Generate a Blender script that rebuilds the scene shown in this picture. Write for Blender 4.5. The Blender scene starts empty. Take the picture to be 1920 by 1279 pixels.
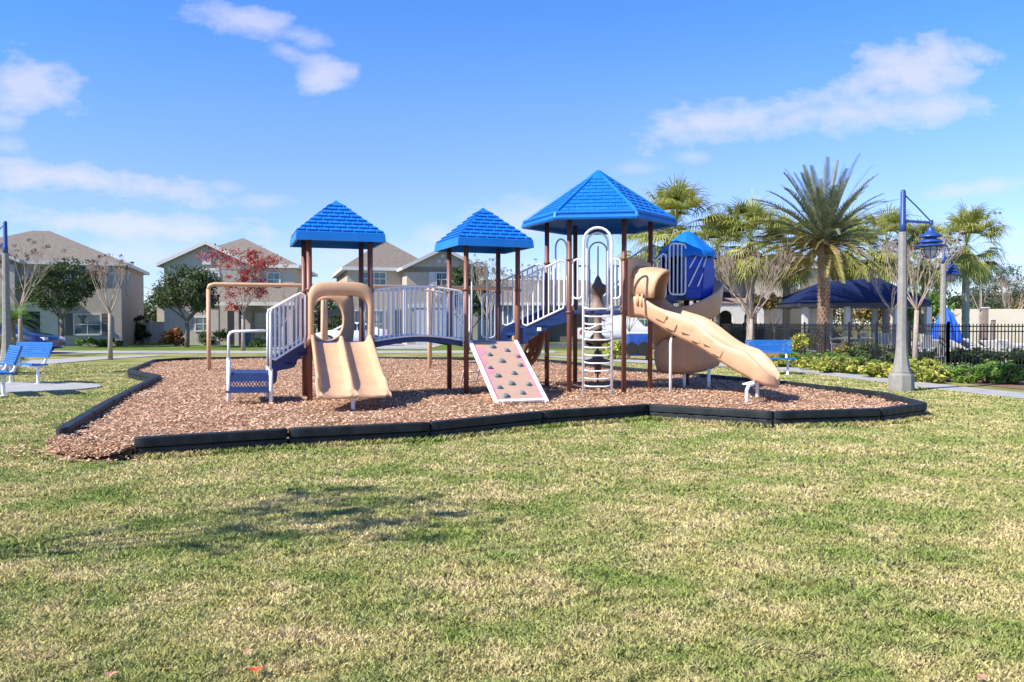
import bpy, math, random
import numpy as np
from mathutils import Vector, Matrix
random.seed(7)
PI = math.pi
R = math.radians
SC = bpy.context.scene
COL = SC.collection

# ------------------------------------------------------------------ camera
F_PX, CAM_H = 1536.0, 1.37
TH = math.atan(32.5 / F_PX)
cd = bpy.data.cameras.new('camera'); cam = bpy.data.objects.new('camera', cd); COL.objects.link(cam)
cd.sensor_width = 36; cd.lens = 36 * F_PX / 1920; cd.clip_start = 0.05; cd.clip_end = 3000
cam.location = (0, 0, CAM_H); cam.rotation_euler = (PI / 2 - TH, 0, 0)
SC.camera = cam

# ------------------------------------------------------------------ light
SUN_EL, SUN_AZ = R(41), R(30)          # light travels along (+cos30, +sin30)
sx, sy, sz = -math.cos(SUN_AZ) * math.cos(SUN_EL), -math.sin(SUN_AZ) * math.cos(SUN_EL), math.sin(SUN_EL)
sl = bpy.data.lights.new('sun', 'SUN'); so = bpy.data.objects.new('sun', sl); COL.objects.link(so)
sl.energy = 5.0; sl.angle = R(0.55); sl.color = (1.0, 0.94, 0.84)
so.rotation_euler = Vector((sx, sy, sz)).to_track_quat('Z', 'Y').to_euler()
so.location = (-30, -20, 40)
SC.view_settings.view_transform = 'Standard'; SC.view_settings.look = 'None'
SC.view_settings.gamma = 1; SC.view_settings.exposure = 0.66
SC.view_settings.use_curve_mapping = False

# ------------------------------------------------------------------ sky with clouds
w = bpy.data.worlds.new("World"); SC.world = w; w.use_nodes = True
nt = w.node_tree; N = nt.nodes; L = nt.links
for n in list(N): N.remove(n)
def wn(t, **k):
    n = N.new(t)
    for a, v in k.items(): setattr(n, a, v)
    return n
sky = wn('ShaderNodeTexSky', sky_type='NISHITA'); sky.sun_disc = False
sky.sun_elevation = SUN_EL; sky.sun_rotation = math.atan2(sx, sy)
sky.air_density = 1.0; sky.dust_density = 0.1; sky.ozone_density = 2.6; sky.altitude = 0
tc = wn('ShaderNodeTexCoord'); sep = wn('ShaderNodeSeparateXYZ'); L.new(tc.outputs['Generated'], sep.inputs[0])
def m(op, a, b=None, c=None, clamp=False):
    n = wn('ShaderNodeMath', operation=op); n.use_clamp = clamp
    for i, v in enumerate((a, b, c)):
        if v is None: continue
        if isinstance(v, (int, float)): n.inputs[i].default_value = v
        else: L.new(v, n.inputs[i])
    return n.outputs[0]
yy = m('MAXIMUM', sep.outputs[1], 0.05)
U_ = m('DIVIDE', sep.outputs[0], yy); V_ = m('DIVIDE', sep.outputs[2], yy)
cmb = wn('ShaderNodeCombineXYZ'); L.new(U_, cmb.inputs[0]); L.new(V_, cmb.inputs[1])
def noise(scale, det, rough, sxy=(1, 1.8, 1)):
    mp = wn('ShaderNodeMapping'); mp.inputs['Scale'].default_value = sxy; L.new(cmb.outputs[0], mp.inputs[0])
    n = wn('ShaderNodeTexNoise'); n.inputs['Scale'].default_value = scale; n.inputs['Detail'].default_value = det
    n.inputs['Roughness'].default_value = rough; L.new(mp.outputs[0], n.inputs['Vector']); return n.outputs[0]
n1 = m('SUBTRACT', noise(7, 9, 0.62), 0.5); n2 = m('SUBTRACT', noise(22, 6, 0.6), 0.5)
# px, py, rx, ry, tilt(deg), strength
clouds = [(460, 40, 130, 38, -8, .8), (565, 70, 80, 26, -14, .5), (540, 100, 45, 18, -20, .45), (612, 138, 62, 36, 12, .95), (70, 160, 100, 60, -6, .85), (10, 232, 50, 18, 0, .5),
          (15, 275, 45, 20, -10, .4), (150, 335, 250, 34, -7, 1.0), (200, 420, 310, 32, -5, 1.0), (500, 378, 60, 16, 0, .4),
          (425, 352, 40, 14, 0, .35), (1700, 140, 190, 62, 8, 1.05), (1450, 205, 290, 42, 14, .95), (1560, 215, 330, 48, 4, .85), (1300, 295, 45, 14, 0, .45),
          (1185, 316, 45, 14, 0, .3), (1850, 350, 120, 20, 8, .6), (960, 415, 170, 50, 10, .5), (820, 440, 80, 34, 0, .5), (1880, 440, 120, 30, 0, .35),
          (700, 480, 330, 46, 0, .45), (300, 480, 260, 40, 0, .45), (1750, 500, 260, 46, 0, .5), (1100, 520, 320, 40, 0, .3)]
acc = None
for (cx, cy, rx, ry, tl, stg) in clouds:
    u0, v0 = (cx - 960) / F_PX, (607 - cy) / F_PX
    du, dv = m('SUBTRACT', U_, u0), m('SUBTRACT', V_, v0)
    c, s = math.cos(R(tl)), math.sin(R(tl))
    a = m('ADD', m('MULTIPLY', du, c * F_PX / rx), m('MULTIPLY', dv, s * F_PX / rx))
    b = m('ADD', m('MULTIPLY', du, -s * F_PX / ry), m('MULTIPLY', dv, c * F_PX / ry))
    d = m('SQRT', m('ADD', m('MULTIPLY', a, a), m('MULTIPLY', b, b)))
    e = m('MULTIPLY', m('MULTIPLY', m('ADD', m('SUBTRACT', 1.0, d), m('ADD', m('MULTIPLY', n1, 2.7), m('MULTIPLY', n2, 1.7))), 1.0, clamp=True), stg)
    acc = e if acc is None else m('MAXIMUM', acc, e)
mask = m('MULTIPLY', m('MULTIPLY', acc, m('SUBTRACT', 1.5, m('MULTIPLY', acc, 0.5))), 0.60, clamp=True)
hs = wn('ShaderNodeHueSaturation'); hs.inputs['Saturation'].default_value = 1.0; hs.inputs['Value'].default_value = 1.0
L.new(sky.outputs[0], hs.inputs['Color'])
tint = wn('ShaderNodeMix', data_type='RGBA', blend_type='MULTIPLY'); tint.inputs[0].default_value = 1
L.new(hs.outputs[0], tint.inputs[6]); cr = wn('ShaderNodeValToRGB'); L.new(V_, cr.inputs[0])
stops = [(0.0, (.40, .46, .66)), (.07, (.40, .46, .66)), (.167, (.43, .475, .76)), (.265, (.385, .505, .86)), (.376, (.285, .495, .80)), (.6, (.29, .43, .70))]
while len(cr.color_ramp.elements) < len(stops): cr.color_ramp.elements.new(0.5)
for e_, (p_, c_) in zip(cr.color_ramp.elements, stops): e_.position = p_; e_.color = (*c_, 1)
dbl = wn('ShaderNodeVectorMath', operation='SCALE'); dbl.inputs[3].default_value = 2.0; L.new(cr.outputs[0], dbl.inputs[0]); L.new(dbl.outputs[0], tint.inputs[7])
mx = wn('ShaderNodeMix', data_type='RGBA'); L.new(mask, mx.inputs[0]); L.new(tint.outputs[2], mx.inputs[6])
mx.inputs[7].default_value = (6.1, 5.7, 8.4, 1)
bg = wn('ShaderNodeBackground'); bg.inputs[1].default_value = 0.10; L.new(mx.outputs[2], bg.inputs[0])
ow = wn('ShaderNodeOutputWorld'); L.new(bg.outputs[0], ow.inputs[0])

# ------------------------------------------------------------------ placing helpers
def U(px, py, Y):
    dx, dy = (px - 960) / F_PX, (639.5 - py) / F_PX
    d = (dx, math.cos(TH) + dy * math.sin(TH), -math.sin(TH) + dy * math.cos(TH))
    t = Y / d[1]
    return Vector((d[0] * t, Y, CAM_H + d[2] * t))
def G(px, py, z=0.0):
    dx, dy = (px - 960) / F_PX, (639.5 - py) / F_PX
    d = (dx, math.cos(TH) + dy * math.sin(TH), -math.sin(TH) + dy * math.cos(TH))
    t = (z - CAM_H) / d[2]
    return Vector((d[0] * t, d[1] * t, z))

# ------------------------------------------------------------------ materials
MATS = {}
def mat(name, c1, c2=None, scale=5.0, rough=0.6, bump=0.0, bscale=40.0, detail=4, metallic=0.0, island=0.0, transl=0.0,
        spec=0.5, coords='pos', c3=None, s3=0.6, contrast=(0.35, 0.65), stretch=None, emit=None, wave=None, coat=0):
    if name in MATS: return MATS[name]
    M_ = bpy.data.materials.new(name); M_.use_nodes = True
    t = M_.node_tree; n = t.nodes; l = t.links
    bs = n['Principled BSDF']; bs.inputs['Roughness'].default_value = rough; bs.inputs['Metallic'].default_value = metallic
    bs.inputs['Specular IOR Level'].default_value = spec
    if coat: bs.inputs['Coat Weight'].default_value = coat
    if coords == 'pos':
        g = n.new('ShaderNodeNewGeometry'); vec = g.outputs['Position']
    else:
        g = n.new('ShaderNodeTexCoord'); vec = g.outputs['Object']
    if stretch:
        mp = n.new('ShaderNodeMapping'); mp.inputs['Scale'].default_value = stretch; l.new(vec, mp.inputs[0]); vec = mp.outputs[0]
    def nz(sc, det=detail, r=0.6):
        q = n.new('ShaderNodeTexNoise'); q.inputs['Scale'].default_value = sc; q.inputs['Detail'].default_value = det
        q.inputs['Roughness'].default_value = r; l.new(vec, q.inputs['Vector']); return q.outputs[0]
    def ramp(v, a, b):
        q = n.new('ShaderNodeMapRange'); q.inputs[1].default_value = a; q.inputs[2].default_value = b; l.new(v, q.inputs[0]); return q.outputs[0]
    def mix(f, a, b):
        q = n.new('ShaderNodeMix'); q.data_type = 'RGBA'
        if isinstance(f, float): q.inputs[0].default_value = f
        else: l.new(f, q.inputs[0])
        for i, v in ((6, a), (7, b)):
            if isinstance(v, tuple): q.inputs[i].default_value = (*v, 1)
            else: l.new(v, q.inputs[i])
        return q.outputs[2]
    col = c1
    if c2 is not None: col = mix(ramp(nz(scale), *contrast), c1, c2)
    if c3 is not None: col = mix(ramp(nz(s3, 5, 0.65), 0.42, 0.62), col, c3)
    if island:
        gi = n.new('ShaderNodeNewGeometry'); hv = n.new('ShaderNodeHueSaturation')
        if isinstance(col, tuple): hv.inputs['Color'].default_value = (*col, 1)
        else: l.new(col, hv.inputs['Color'])
        mr = n.new('ShaderNodeMapRange'); mr.inputs[3].default_value = 1 - island; mr.inputs[4].default_value = 1 + island
        l.new(gi.outputs['Random Per Island'], mr.inputs[0]); l.new(mr.outputs[0], hv.inputs['Value']); col = hv.outputs[0]
    if isinstance(col, tuple): bs.inputs['Base Color'].default_value = (*col, 1)
    else: l.new(col, bs.inputs['Base Color'])
    if wave:
        wv = n.new('ShaderNodeTexWave'); wv.bands_direction = wave[0]; wv.wave_profile = 'SAW'; wv.inputs['Scale'].default_value = wave[1]
        wv.inputs['Distortion'].default_value = 0
        l.new(vec, wv.inputs[0]); bp = n.new('ShaderNodeBump'); bp.inputs['Strength'].default_value = wave[2]; bp.inputs['Distance'].default_value = 0.03
        l.new(wv.outputs['Fac'], bp.inputs['Height']); l.new(bp.outputs[0], bs.inputs['Normal'])
    elif bump:
        bp = n.new('ShaderNodeBump'); bp.inputs['Strength'].default_value = bump; bp.inputs['Distance'].default_value = 0.02
        l.new(nz(bscale, 5, 0.7), bp.inputs['Height']); l.new(bp.outputs[0], bs.inputs['Normal'])
    if emit: bs.inputs['Emission Color'].default_value = (*emit[0], 1); bs.inputs['Emission Strength'].default_value = emit[1]
    if transl:
        tr = n.new('ShaderNodeBsdfTranslucent'); ms = n.new('ShaderNodeMixShader'); ms.inputs[0].default_value = transl
        if isinstance(col, tuple): tr.inputs[0].default_value = (*col, 1)
        else: l.new(col, tr.inputs[0])
        l.new(bs.outputs[0], ms.inputs[1]); l.new(tr.outputs[0], ms.inputs[2]); l.new(ms.outputs[0], n['Material Output'].inputs[0])
    MATS[name] = M_
    return M_

GRN, TAN, GRN2 = (0.16, 0.20, 0.05), (0.46, 0.37, 0.17), (0.30, 0.28, 0.09)
m_lawn = mat('lawn', GRN2, TAN, scale=2.2, rough=0.95, bump=0.9, bscale=60, c3=GRN, s3=0.55, detail=8, spec=0.1)
m_blade = mat('grass_blade', (0.54, 0.51, 0.185), (0.82, 0.67, 0.36), scale=3.2, rough=0.7, c3=(0.30, 0.39, 0.10), s3=1.3, detail=12, island=0.42, transl=0.35, spec=0.15, contrast=(0.38, 0.62))
def upnormal(M_, k):
    t = M_.node_tree; n = t.nodes; l = t.links; g = n.new('ShaderNodeNewGeometry'); a = n.new('ShaderNodeVectorMath'); a.operation = 'SCALE'; l.new(g.outputs['Normal'], a.inputs[0]); a.inputs[3].default_value = 1 - k
    b = n.new('ShaderNodeVectorMath'); b.operation = 'ADD'; l.new(a.outputs[0], b.inputs[0]); b.inputs[1].default_value = (0, 0, k); c = n.new('ShaderNodeVectorMath'); c.operation = 'NORMALIZE'; l.new(b.outputs[0], c.inputs[0]); l.new(c.outputs[0], n['Principled BSDF'].inputs['Normal'])
upnormal(m_blade, 0.6)
m_yard = mat('yard_grass', (0.08, 0.16, 0.03), (0.16, 0.20, 0.05), scale=0.8, rough=0.95, bump=0.8, bscale=30, spec=0.1)
m_mulch = mat('mulch', (0.26, 0.14, 0.08), (0.46, 0.29, 0.19), scale=24, rough=0.95, bump=1.0, bscale=35, detail=8, spec=0.1, c3=(0.42, 0.24, 0.15), s3=1.2)
m_chip = mat('wood_chip', (0.40, 0.215, 0.115), (0.76, 0.53, 0.35), scale=9, rough=0.85, c3=(0.54, 0.36, 0.245), s3=1.4, island=0.5, spec=0.15, detail=5)
m_conc = mat('concrete_path', (0.32, 0.315, 0.30), (0.42, 0.41, 0.385), scale=2.5, rough=0.9, bump=0.25, bscale=60, detail=8)
m_pole = mat('concrete_pole', (0.235, 0.225, 0.205), (0.31, 0.295, 0.27), scale=7, rough=0.85, bump=0.3, bscale=90, coords='obj', detail=8)
m_asph = mat('asphalt', (0.06, 0.06, 0.062), (0.10, 0.10, 0.10), scale=6, rough=0.9)
m_roofblue = mat('sky_blue_plastic', (0.008, 0.165, 0.56), (0.014, 0.195, 0.62), scale=2.2, rough=0.42, bump=0.05, bscale=60, spec=0.35)
m_navy = mat('navy_coating', (0.010, 0.032, 0.125), (0.015, 0.042, 0.16), scale=6, rough=0.45, bump=0.12, bscale=200)
m_podblue = mat('royal_blue_plastic', (0.006, 0.05, 0.46), (0.01, 0.062, 0.52), scale=3, rough=0.4)
m_brown = mat('brown_steel', (0.18, 0.066, 0.042), (0.225, 0.085, 0.056), scale=3, rough=0.42, stretch=(4, 4, 0.6))
m_white = mat('white_steel', (0.88, 0.88, 0.87), (0.82, 0.82, 0.81), scale=5, rough=0.4)
m_tan = mat('tan_plastic', (0.61, 0.375, 0.22), (0.66, 0.415, 0.25), scale=2.4, rough=0.46, bump=0.08, bscale=30, spec=0.35, c3=(0.55, 0.335, 0.20), s3=2.2)
m_tansteel = mat('tan_steel', (0.58, 0.36, 0.19), (0.64, 0.41, 0.23), scale=4, rough=0.45)
m_panel = mat('climbing_panel', (0.50, 0.325, 0.235), (0.54, 0.35, 0.255), scale=8, rough=0.6)
m_pink = mat('pink_paint', (0.80, 0.24, 0.33), (0.72, 0.28, 0.34), scale=9, rough=0.6)
m_hold = mat('hold_grey', (0.13, 0.17, 0.18), (0.2, 0.25, 0.26), scale=25, rough=0.6)
m_climb = mat('brown_plastic', (0.17, 0.065, 0.035), (0.22, 0.09, 0.05), scale=8, rough=0.5)
m_timber = mat('black_recycled_plastic', (0.007, 0.010, 0.012), (0.022, 0.027, 0.031), scale=5, rough=0.55, spec=.35, bump=0.25, bscale=40, detail=6)
m_benchblue = mat('bench_blue', (0.012, 0.15, 0.50), (0.018, 0.18, 0.56), scale=60, rough=0.4, bump=0.5, bscale=55)
m_lampblue = mat('lamp_blue', (0.018, 0.06, 0.23), (0.025, 0.075, 0.28), scale=6, rough=0.4, coords='obj')
m_glass = mat('lantern_glass', (0.55, 0.54, 0.52), (0.68, 0.66, 0.62), scale=9, rough=0.25)
m_fence = mat('black_iron', (0.012, 0.013, 0.015), (0.022, 0.024, 0.027), scale=10, rough=0.45)
m_stone = mat('grey_cast', (0.21, 0.15, 0.12), (0.27, 0.20, 0.165), scale=9, rough=0.6)

# ------------------------------------------------------------------ mesh builder
OFF = {}
def V3(p): return Vector((p[0], p[1], p[2]))
class MB:
    def __init__(s): s.v = []; s.f = []
    def add(s, vs, fs):
        o = len(s.v); s.v += [tuple(q) for q in vs]; s.f += [tuple(i + o for i in f) for f in fs]; return s
    def box(s, x0, x1, y0, y1, z0, z1):
        return s.add([(x0, y0, z0), (x1, y0, z0), (x1, y1, z0), (x0, y1, z0), (x0, y0, z1), (x1, y0, z1), (x1, y1, z1), (x0, y1, z1)],
                     [(0, 3, 2, 1), (4, 5, 6, 7), (0, 1, 5, 4), (1, 2, 6, 5), (2, 3, 7, 6), (3, 0, 4, 7)])
    def obox(s, c, a, b, d, ha, hb, hd):     # oriented box, half sizes along unit axes
        c, a, b, d = V3(c), V3(a), V3(b), V3(d); vs = []
        for k in (-1, 1):
            for (i, j) in ((-1, -1), (1, -1), (1, 1), (-1, 1)): vs.append(c + a * ha * i + b * hb * j + d * hd * k)
        return s.add(vs, [(0, 3, 2, 1), (4, 5, 6, 7), (0, 1, 5, 4), (1, 2, 6, 5), (2, 3, 7, 6), (3, 0, 4, 7)])
    def bar(s, p, q, wd, ht, up=(0, 0, 1)):
        p, q = V3(p), V3(q); a = (q - p); l = a.length; a.normalize(); b = V3(up).cross(a)
        if b.length < 1e-5: b = Vector((1, 0, 0))
        b.normalize(); d = a.cross(b)
        return s.obox((p + q) / 2, a, b, d, l / 2, wd / 2, ht / 2)
    def tube(s, pts, r, n=8, closed=False, cap=True):
        pts = [V3(p) for p in pts]; k = len(pts)
        rs = r if isinstance(r, (list, tuple)) else [r] * k
        vs, fs = [], []; prev = None
        for i, p in enumerate(pts):
            if closed: t = pts[(i + 1) % k] - pts[i - 1]
            else: t = pts[min(i + 1, k - 1)] - pts[max(i - 1, 0)]
            if t.length < 1e-9: t = Vector((0, 0, 1))
            t.normalize()
            if prev is None:
                ref = Vector((0, 0, 1)) if abs(t.z) < 0.9 else Vector((1, 0, 0)); nx = ref.cross(t)
            else: nx = prev - t * prev.dot(t)
            if nx.length < 1e-6: nx = t.orthogonal()
            nx.normalize(); ny = t.cross(nx); prev = nx
            for j in range(n):
                a = 2 * PI * j / n; vs.append(p + (nx * math.cos(a) + ny * math.sin(a)) * rs[i])
        segs = k if closed else k - 1
        for i in range(segs):
            for j in range(n):
                a, b = i * n + j, i * n + (j + 1) % n; c, d = ((i + 1) % k) * n + (j + 1) % n, ((i + 1) % k) * n + j
                fs.append((a, b, c, d))
        if cap and not closed:
            fs.append(tuple(range(n - 1, -1, -1))); fs.append(tuple((k - 1) * n + j for j in range(n)))
        return s.add(vs, fs)
    def lathe(s, prof, c=(0, 0), n=16, rot=0.0):
        vs = []; fs = []; k = len(prof)
        for (r, z) in prof:
            for j in range(n):
                a = 2 * PI * j / n + rot; vs.append((c[0] + r * math.cos(a), c[1] + r * math.sin(a), z))
        for i in range(k - 1):
            for j in range(n): fs.append((i * n + j, i * n + (j + 1) % n, (i + 1) * n + (j + 1) % n, (i + 1) * n + j))
        fs.append(tuple(range(n - 1, -1, -1))); fs.append(tuple((k - 1) * n + j for j in range(n)))
        return s.add(vs, fs)
    def prism(s, poly, z0, z1):
        n = len(poly)
        vs = [(p[0], p[1], z0) for p in poly] + [(p[0], p[1], z1) for p in poly]
        return s.add(vs, [tuple(range(n - 1, -1, -1)), tuple(range(n, 2 * n))] + [(i, (i + 1) % n, n + (i + 1) % n, n + i) for i in range(n)])
    def slab(s, poly, off):                   # 3D polygon extruded by vector
        n = len(poly); off = V3(off)
        vs = [V3(p) for p in poly] + [V3(p) + off for p in poly]
        return s.add(vs, [tuple(range(n - 1, -1, -1)), tuple(range(n, 2 * n))] + [(i, (i + 1) % n, n + (i + 1) % n, n + i) for i in range(n)])
    def grid(s, rows, closed=False):
        nr, nc = len(rows), len(rows[0]); vs = [p for r in rows for p in r]; fs = []
        for i in range(nr - 1):
            for j in range(nc - 1 + (1 if closed else 0)):
                fs.append((i * nc + j, i * nc + (j + 1) % nc, (i + 1) * nc + (j + 1) % nc, (i + 1) * nc + j))
        return s.add(vs, fs)
    def build(s, name, m_, parent=None, smooth=False, bevel=0, solid=0, sub=0, seg=2, loc=None):
        me = bpy.data.meshes.new(name)
        off = OFF.get(parent.name, Vector((0, 0, 0))) if parent else (V3(loc) if loc else Vector((0, 0, 0)))
        me.from_pydata([(a - off.x, b - off.y, c - off.z) for (a, b, c) in s.v], [], s.f); me.update()
        o = bpy.data.objects.new(name, me); COL.objects.link(o); me.materials.append(m_)
        if parent: o.parent = parent
        elif loc: o.location = loc
        OFF[o.name] = off
        fix_normals(me)
        if smooth: me.polygons.foreach_set('use_smooth', [True] * len(me.polygons))
        if solid:
            q = o.modifiers.new('solid', 'SOLIDIFY'); q.thickness = abs(solid); q.offset = -1 if solid > 0 else 1
        if sub: q = o.modifiers.new('sub', 'SUBSURF'); q.levels = sub; q.render_levels = sub
        if bevel:
            q = o.modifiers.new('bevel', 'BEVEL'); q.width = bevel; q.segments = seg; q.limit_method = 'ANGLE'; q.angle_limit = R(40)
            me.polygons.foreach_set('use_smooth', [True] * len(me.polygons))
            q.harden_normals = False
            wn_ = o.modifiers.new('wn', 'WEIGHTED_NORMAL'); wn_.keep_sharp = True
        return o
import bmesh
def fix_normals(me):
    if len(me.polygons) > 60000: return
    b = bmesh.new(); b.from_mesh(me); bmesh.ops.recalc_face_normals(b, faces=b.faces); b.to_mesh(me); b.free()
def np_mesh(name, V, k, m_, parent=None, smooth=False, loc=None):
    """V: (n*k,3) array of independent k-gons"""
    V = np.asarray(V, dtype=np.float32).reshape(-1, 3); nf = len(V) // k
    off = OFF.get(parent.name, Vector((0, 0, 0))) if parent else Vector(loc or (0, 0, 0))
    V = V - np.array(off, dtype=np.float32)
    me = bpy.data.meshes.new(name); me.vertices.add(len(V)); me.vertices.foreach_set('co', V.ravel())
    me.loops.add(nf * k); me.loops.foreach_set('vertex_index', np.arange(nf * k, dtype=np.int32))
    me.polygons.add(nf); me.polygons.foreach_set('loop_start', np.arange(nf, dtype=np.int32) * k)
    try: me.polygons.foreach_set('loop_total', np.full(nf, k, dtype=np.int32))
    except Exception: pass
    me.update(calc_edges=True); me.materials.append(m_)
    o = bpy.data.objects.new(name, me); COL.objects.link(o)
    if parent: o.parent = parent
    elif loc: o.location = loc
    OFF[o.name] = off
    return o
def tag(o, label=None, cat=None, group=None, kind=None):
    if label: o['label'] = label
    if cat: o['category'] = cat
    if group: o['group'] = group
    if kind: o['kind'] = kind
    return o
def thing(name, label, cat, loc=(0, 0, 0), rz=0.0, group=None, local=False):
    o = bpy.data.objects.new(name, None); COL.objects.link(o); o.location = loc; o.rotation_euler = (0, 0, rz); o.empty_display_size = 0.2
    OFF[o.name] = Vector((0, 0, 0)) if (local or rz) else V3(loc)
    return tag(o, label, cat, group)
def struct(o): return tag(o, kind='structure')
def dup(root, loc, rz=0.0, label=None, group=None, scale=1.0):
    def cp(o, par):
        c = o.copy(); COL.objects.link(c)
        if par: c.parent = par
        for ch in list(KIDS.get(o.name, [])): cp(ch, c)
        return c
    KIDS.clear()
    for o in COL.objects:
        if o.parent: KIDS.setdefault(o.parent.name, []).append(o)
    r = cp(root, None); r.location = loc; r.rotation_euler = (0, 0, rz); r.scale = (scale,) * 3 if not isinstance(scale, tuple) else scale
    if label: r['label'] = label
    if group: r['group'] = group
    return r
KIDS = {}
def place(root, loc, rz=0.0, scale=1.0):
    root.location = loc; root.rotation_euler = (0, 0, rz); root.scale = (scale,) * 3 if not isinstance(scale, tuple) else scale; return root

# ------------------------------------------------------------------ ground, paths
g = MB().add([(-500, -40, 0), (500, -40, 0), (500, 900, 0), (-500, 900, 0)], [(0, 1, 2, 3)]).build('lawn', m_lawn); struct(g)
def sheet(name, pts, z, m_):
    o = MB().add([(p[0], p[1], z) for p in pts], [tuple(range(len(pts)))]).build(name, m_); struct(o); return o
sheet('front_yard', [(-80, 42.5, 0), (11.5, 42.5, 0), (11.5, 75, 0), (-80, 75, 0)], 0.006, m_yard)
def ribbon(name, pxl, pxr, z=0.012, m_=m_conc):
    a = [G(*p) for p in pxl]; b = [G(*p) for p in pxr]
    mb = MB(); vs = [(p.x, p.y, z) for p in a] + [(p.x, p.y, z) for p in b]; n = len(a)
    mb.add(vs, [(i, i + 1, n + i + 1, n + i) for i in range(n - 1)]); return struct(mb.build(name, m_))
ribbon('sidewalk', [(-300, 658.5), (200, 658.6), (600, 658.4), (1040, 658)], [(-300, 663), (200, 663), (600, 662.6), (1040, 662.2)])
ribbon('curved_path', [(-60, 683), (60, 676), (180, 670), (290, 665.5)], [(-20, 697), (95, 683), (200, 674), (310, 667)], 0.016)
ribbon('garden_path', [(2100, 765), (1920, 738), (1790, 724.5), (1680, 712), (1590, 702), (1490, 690.5), (1390, 683), (1275, 679), (1153, 673.5), (1035, 667.5), (960, 664.5)],
       [(2100, 782), (1920, 749.5), (1790, 734.5), (1680, 721), (1590, 710), (1484, 697), (1390, 689.5), (1275, 685), (1153, 679), (1035, 670.5), (960, 666.2)], 0.016)
# pad with benches
pc = G(40, 728); pts = []
for i in range(40):
    a = 2 * PI * i / 40; pts.append((-11.15 + 2.35 * math.cos(a), 17.3 + 1.55 * math.sin(a), 0))
struct(MB().prism(pts, -0.05, 0.03).build('concrete_pad', m_conc, bevel=0.01))
sheet('driveway', [(-13.5, 44, 0), (-4.5, 44, 0), (-4.5, 66, 0), (-13.5, 66, 0)], 0.014, m_conc)
sheet('street', [(-45, 36.2, 0), (-20.6, 36.2, 0), (-20.0, 37.2, 0), (-20.4, 39.3, 0), (-45, 39.8, 0)], 0.010, m_asph)
sheet('side_street', [(1, 47, 0), (11.5, 47, 0), (11.5, 56, 0), (1, 56, 0)], 0.014, m_asph)
m_deck = mat('pool_deck', (0.60, 0.56, 0.50), (0.68, 0.64, 0.57), scale=2, rough=0.85)
sheet('pool_deck', [(13.6, 27.5, 0), (60, 27.5, 0), (60, 58, 0), (13.6, 58, 0)], 0.02, m_deck)
m_water = mat('pool_water', (0.03, 0.22, 0.30), (0.04, 0.28, 0.36), scale=1, rough=0.08, bump=0.3, bscale=3)
sheet('pool_water', [(22, 37, 0), (45, 37, 0), (45, 47, 0), (22, 47, 0)], 0.028, m_water)
m_soil = mat('planting_bed', (0.16, 0.085, 0.05), (0.3, 0.17, 0.10), scale=14, rough=1, bump=0.8, bscale=30)
pb = [G(1360, 675), G(1500, 684), G(1600, 697), G(1700, 708), G(1800, 718), G(2000, 740)]
pb2 = [Vector((17.5, 22.6, 0)), Vector((12.7, 22.8, 0)), Vector((12.6, 30, 0)), Vector((12.6, 46, 0)), Vector((11.4, 46, 0))]
sheet('planting_bed', pb + pb2, 0.009, m_soil)

# ------------------------------------------------------------------ mulch bed
BZ = 0.22
ol = [G(*p, BZ) for p in [(250, 820), (540, 803), (805, 791), (1015, 770.5), (1215, 757.5), (1450, 771), (1650, 765.5), (1733, 755), (1655, 735), (1462, 713.5),
                          (1275, 697.5), (1153, 687), (1035, 674.5), (960, 670.5), (700, 669), (500, 668.5), (350, 670), (290, 674), (243, 693), (297, 703), (205, 750), (115, 802)]]
bed = [(p.x, p.y) for p in ol]
mm = MB()
lo = [(p[0], p[1], 0.095) for p in bed]
q0, q1 = Vector((lo[-1][0], lo[-1][1], 0)), Vector((lo[0][0], lo[0][1], 0)); qn = Vector(((q1 - q0).y, -(q1 - q0).x, 0)).normalized()
sp = [q0 + qn * .16, q0.lerp(q1, .35) + qn * .34, q0.lerp(q1, .72) + qn * .36, q1 + qn * .24]
spill = [(p.x, p.y, 0.012) for p in sp]
cxy = Vector((sum(p[0] for p in bed) / len(bed), sum(p[1] for p in bed) / len(bed)))
mesh_bed = MB().add(lo, [tuple(range(len(lo)))])
def hm(x, y):
    v = .028 + .022 * np.sin(1.3 * x + .5) * np.cos(1.15 * y) + .013 * np.sin(3.1 * x + y) * np.sin(2.7 * y + 1)
    for (cx_, cy_, r2_, a_) in ((-2.1, 11.6, .35, .05), (4.3, 12.9, .3, .05), (1.5, 13.7, .12, .035), (.2, 12.5, .2, .03), (-4.2, 12.3, .2, .03)): v = v - a_ * np.exp(-((x - cx_) ** 2 + (y - cy_) ** 2) / r2_)
    return np.maximum(v, -.02)
def inside(x, y, poly):
    x = np.asarray(x); y = np.asarray(y); r = np.zeros(x.shape, bool); n = len(poly); j = n - 1
    for i in range(n):
        xi, yi = poly[i][0], poly[i][1]; xj, yj = poly[j][0], poly[j][1]
        c = ((yi > y) != (yj > y)) & (x < (xj - xi) * (y - yi) / (yj - yi + 1e-12) + xi); r ^= c; j = i
    return r
st = .2; gx_, gy_ = np.meshgrid(np.arange(-14, 8, st), np.arange(8, 30, st)); ok = inside(gx_, gy_, bed); zz = .10 + hm(gx_, gy_)
ny_, nx_ = gx_.shape; gv = [(float(a), float(b), float(c)) for a, b, c in zip(gx_.ravel(), gy_.ravel(), zz.ravel())]
gf = [(i * nx_ + j, i * nx_ + j + 1, (i + 1) * nx_ + j + 1, (i + 1) * nx_ + j) for i in range(ny_ - 1) for j in range(nx_ - 1) if ok[i, j] and ok[i, j + 1] and ok[i + 1, j] and ok[i + 1, j + 1]]
used = sorted({k for f in gf for k in f}); mp_ = {k: i for i, k in enumerate(used)}
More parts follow.
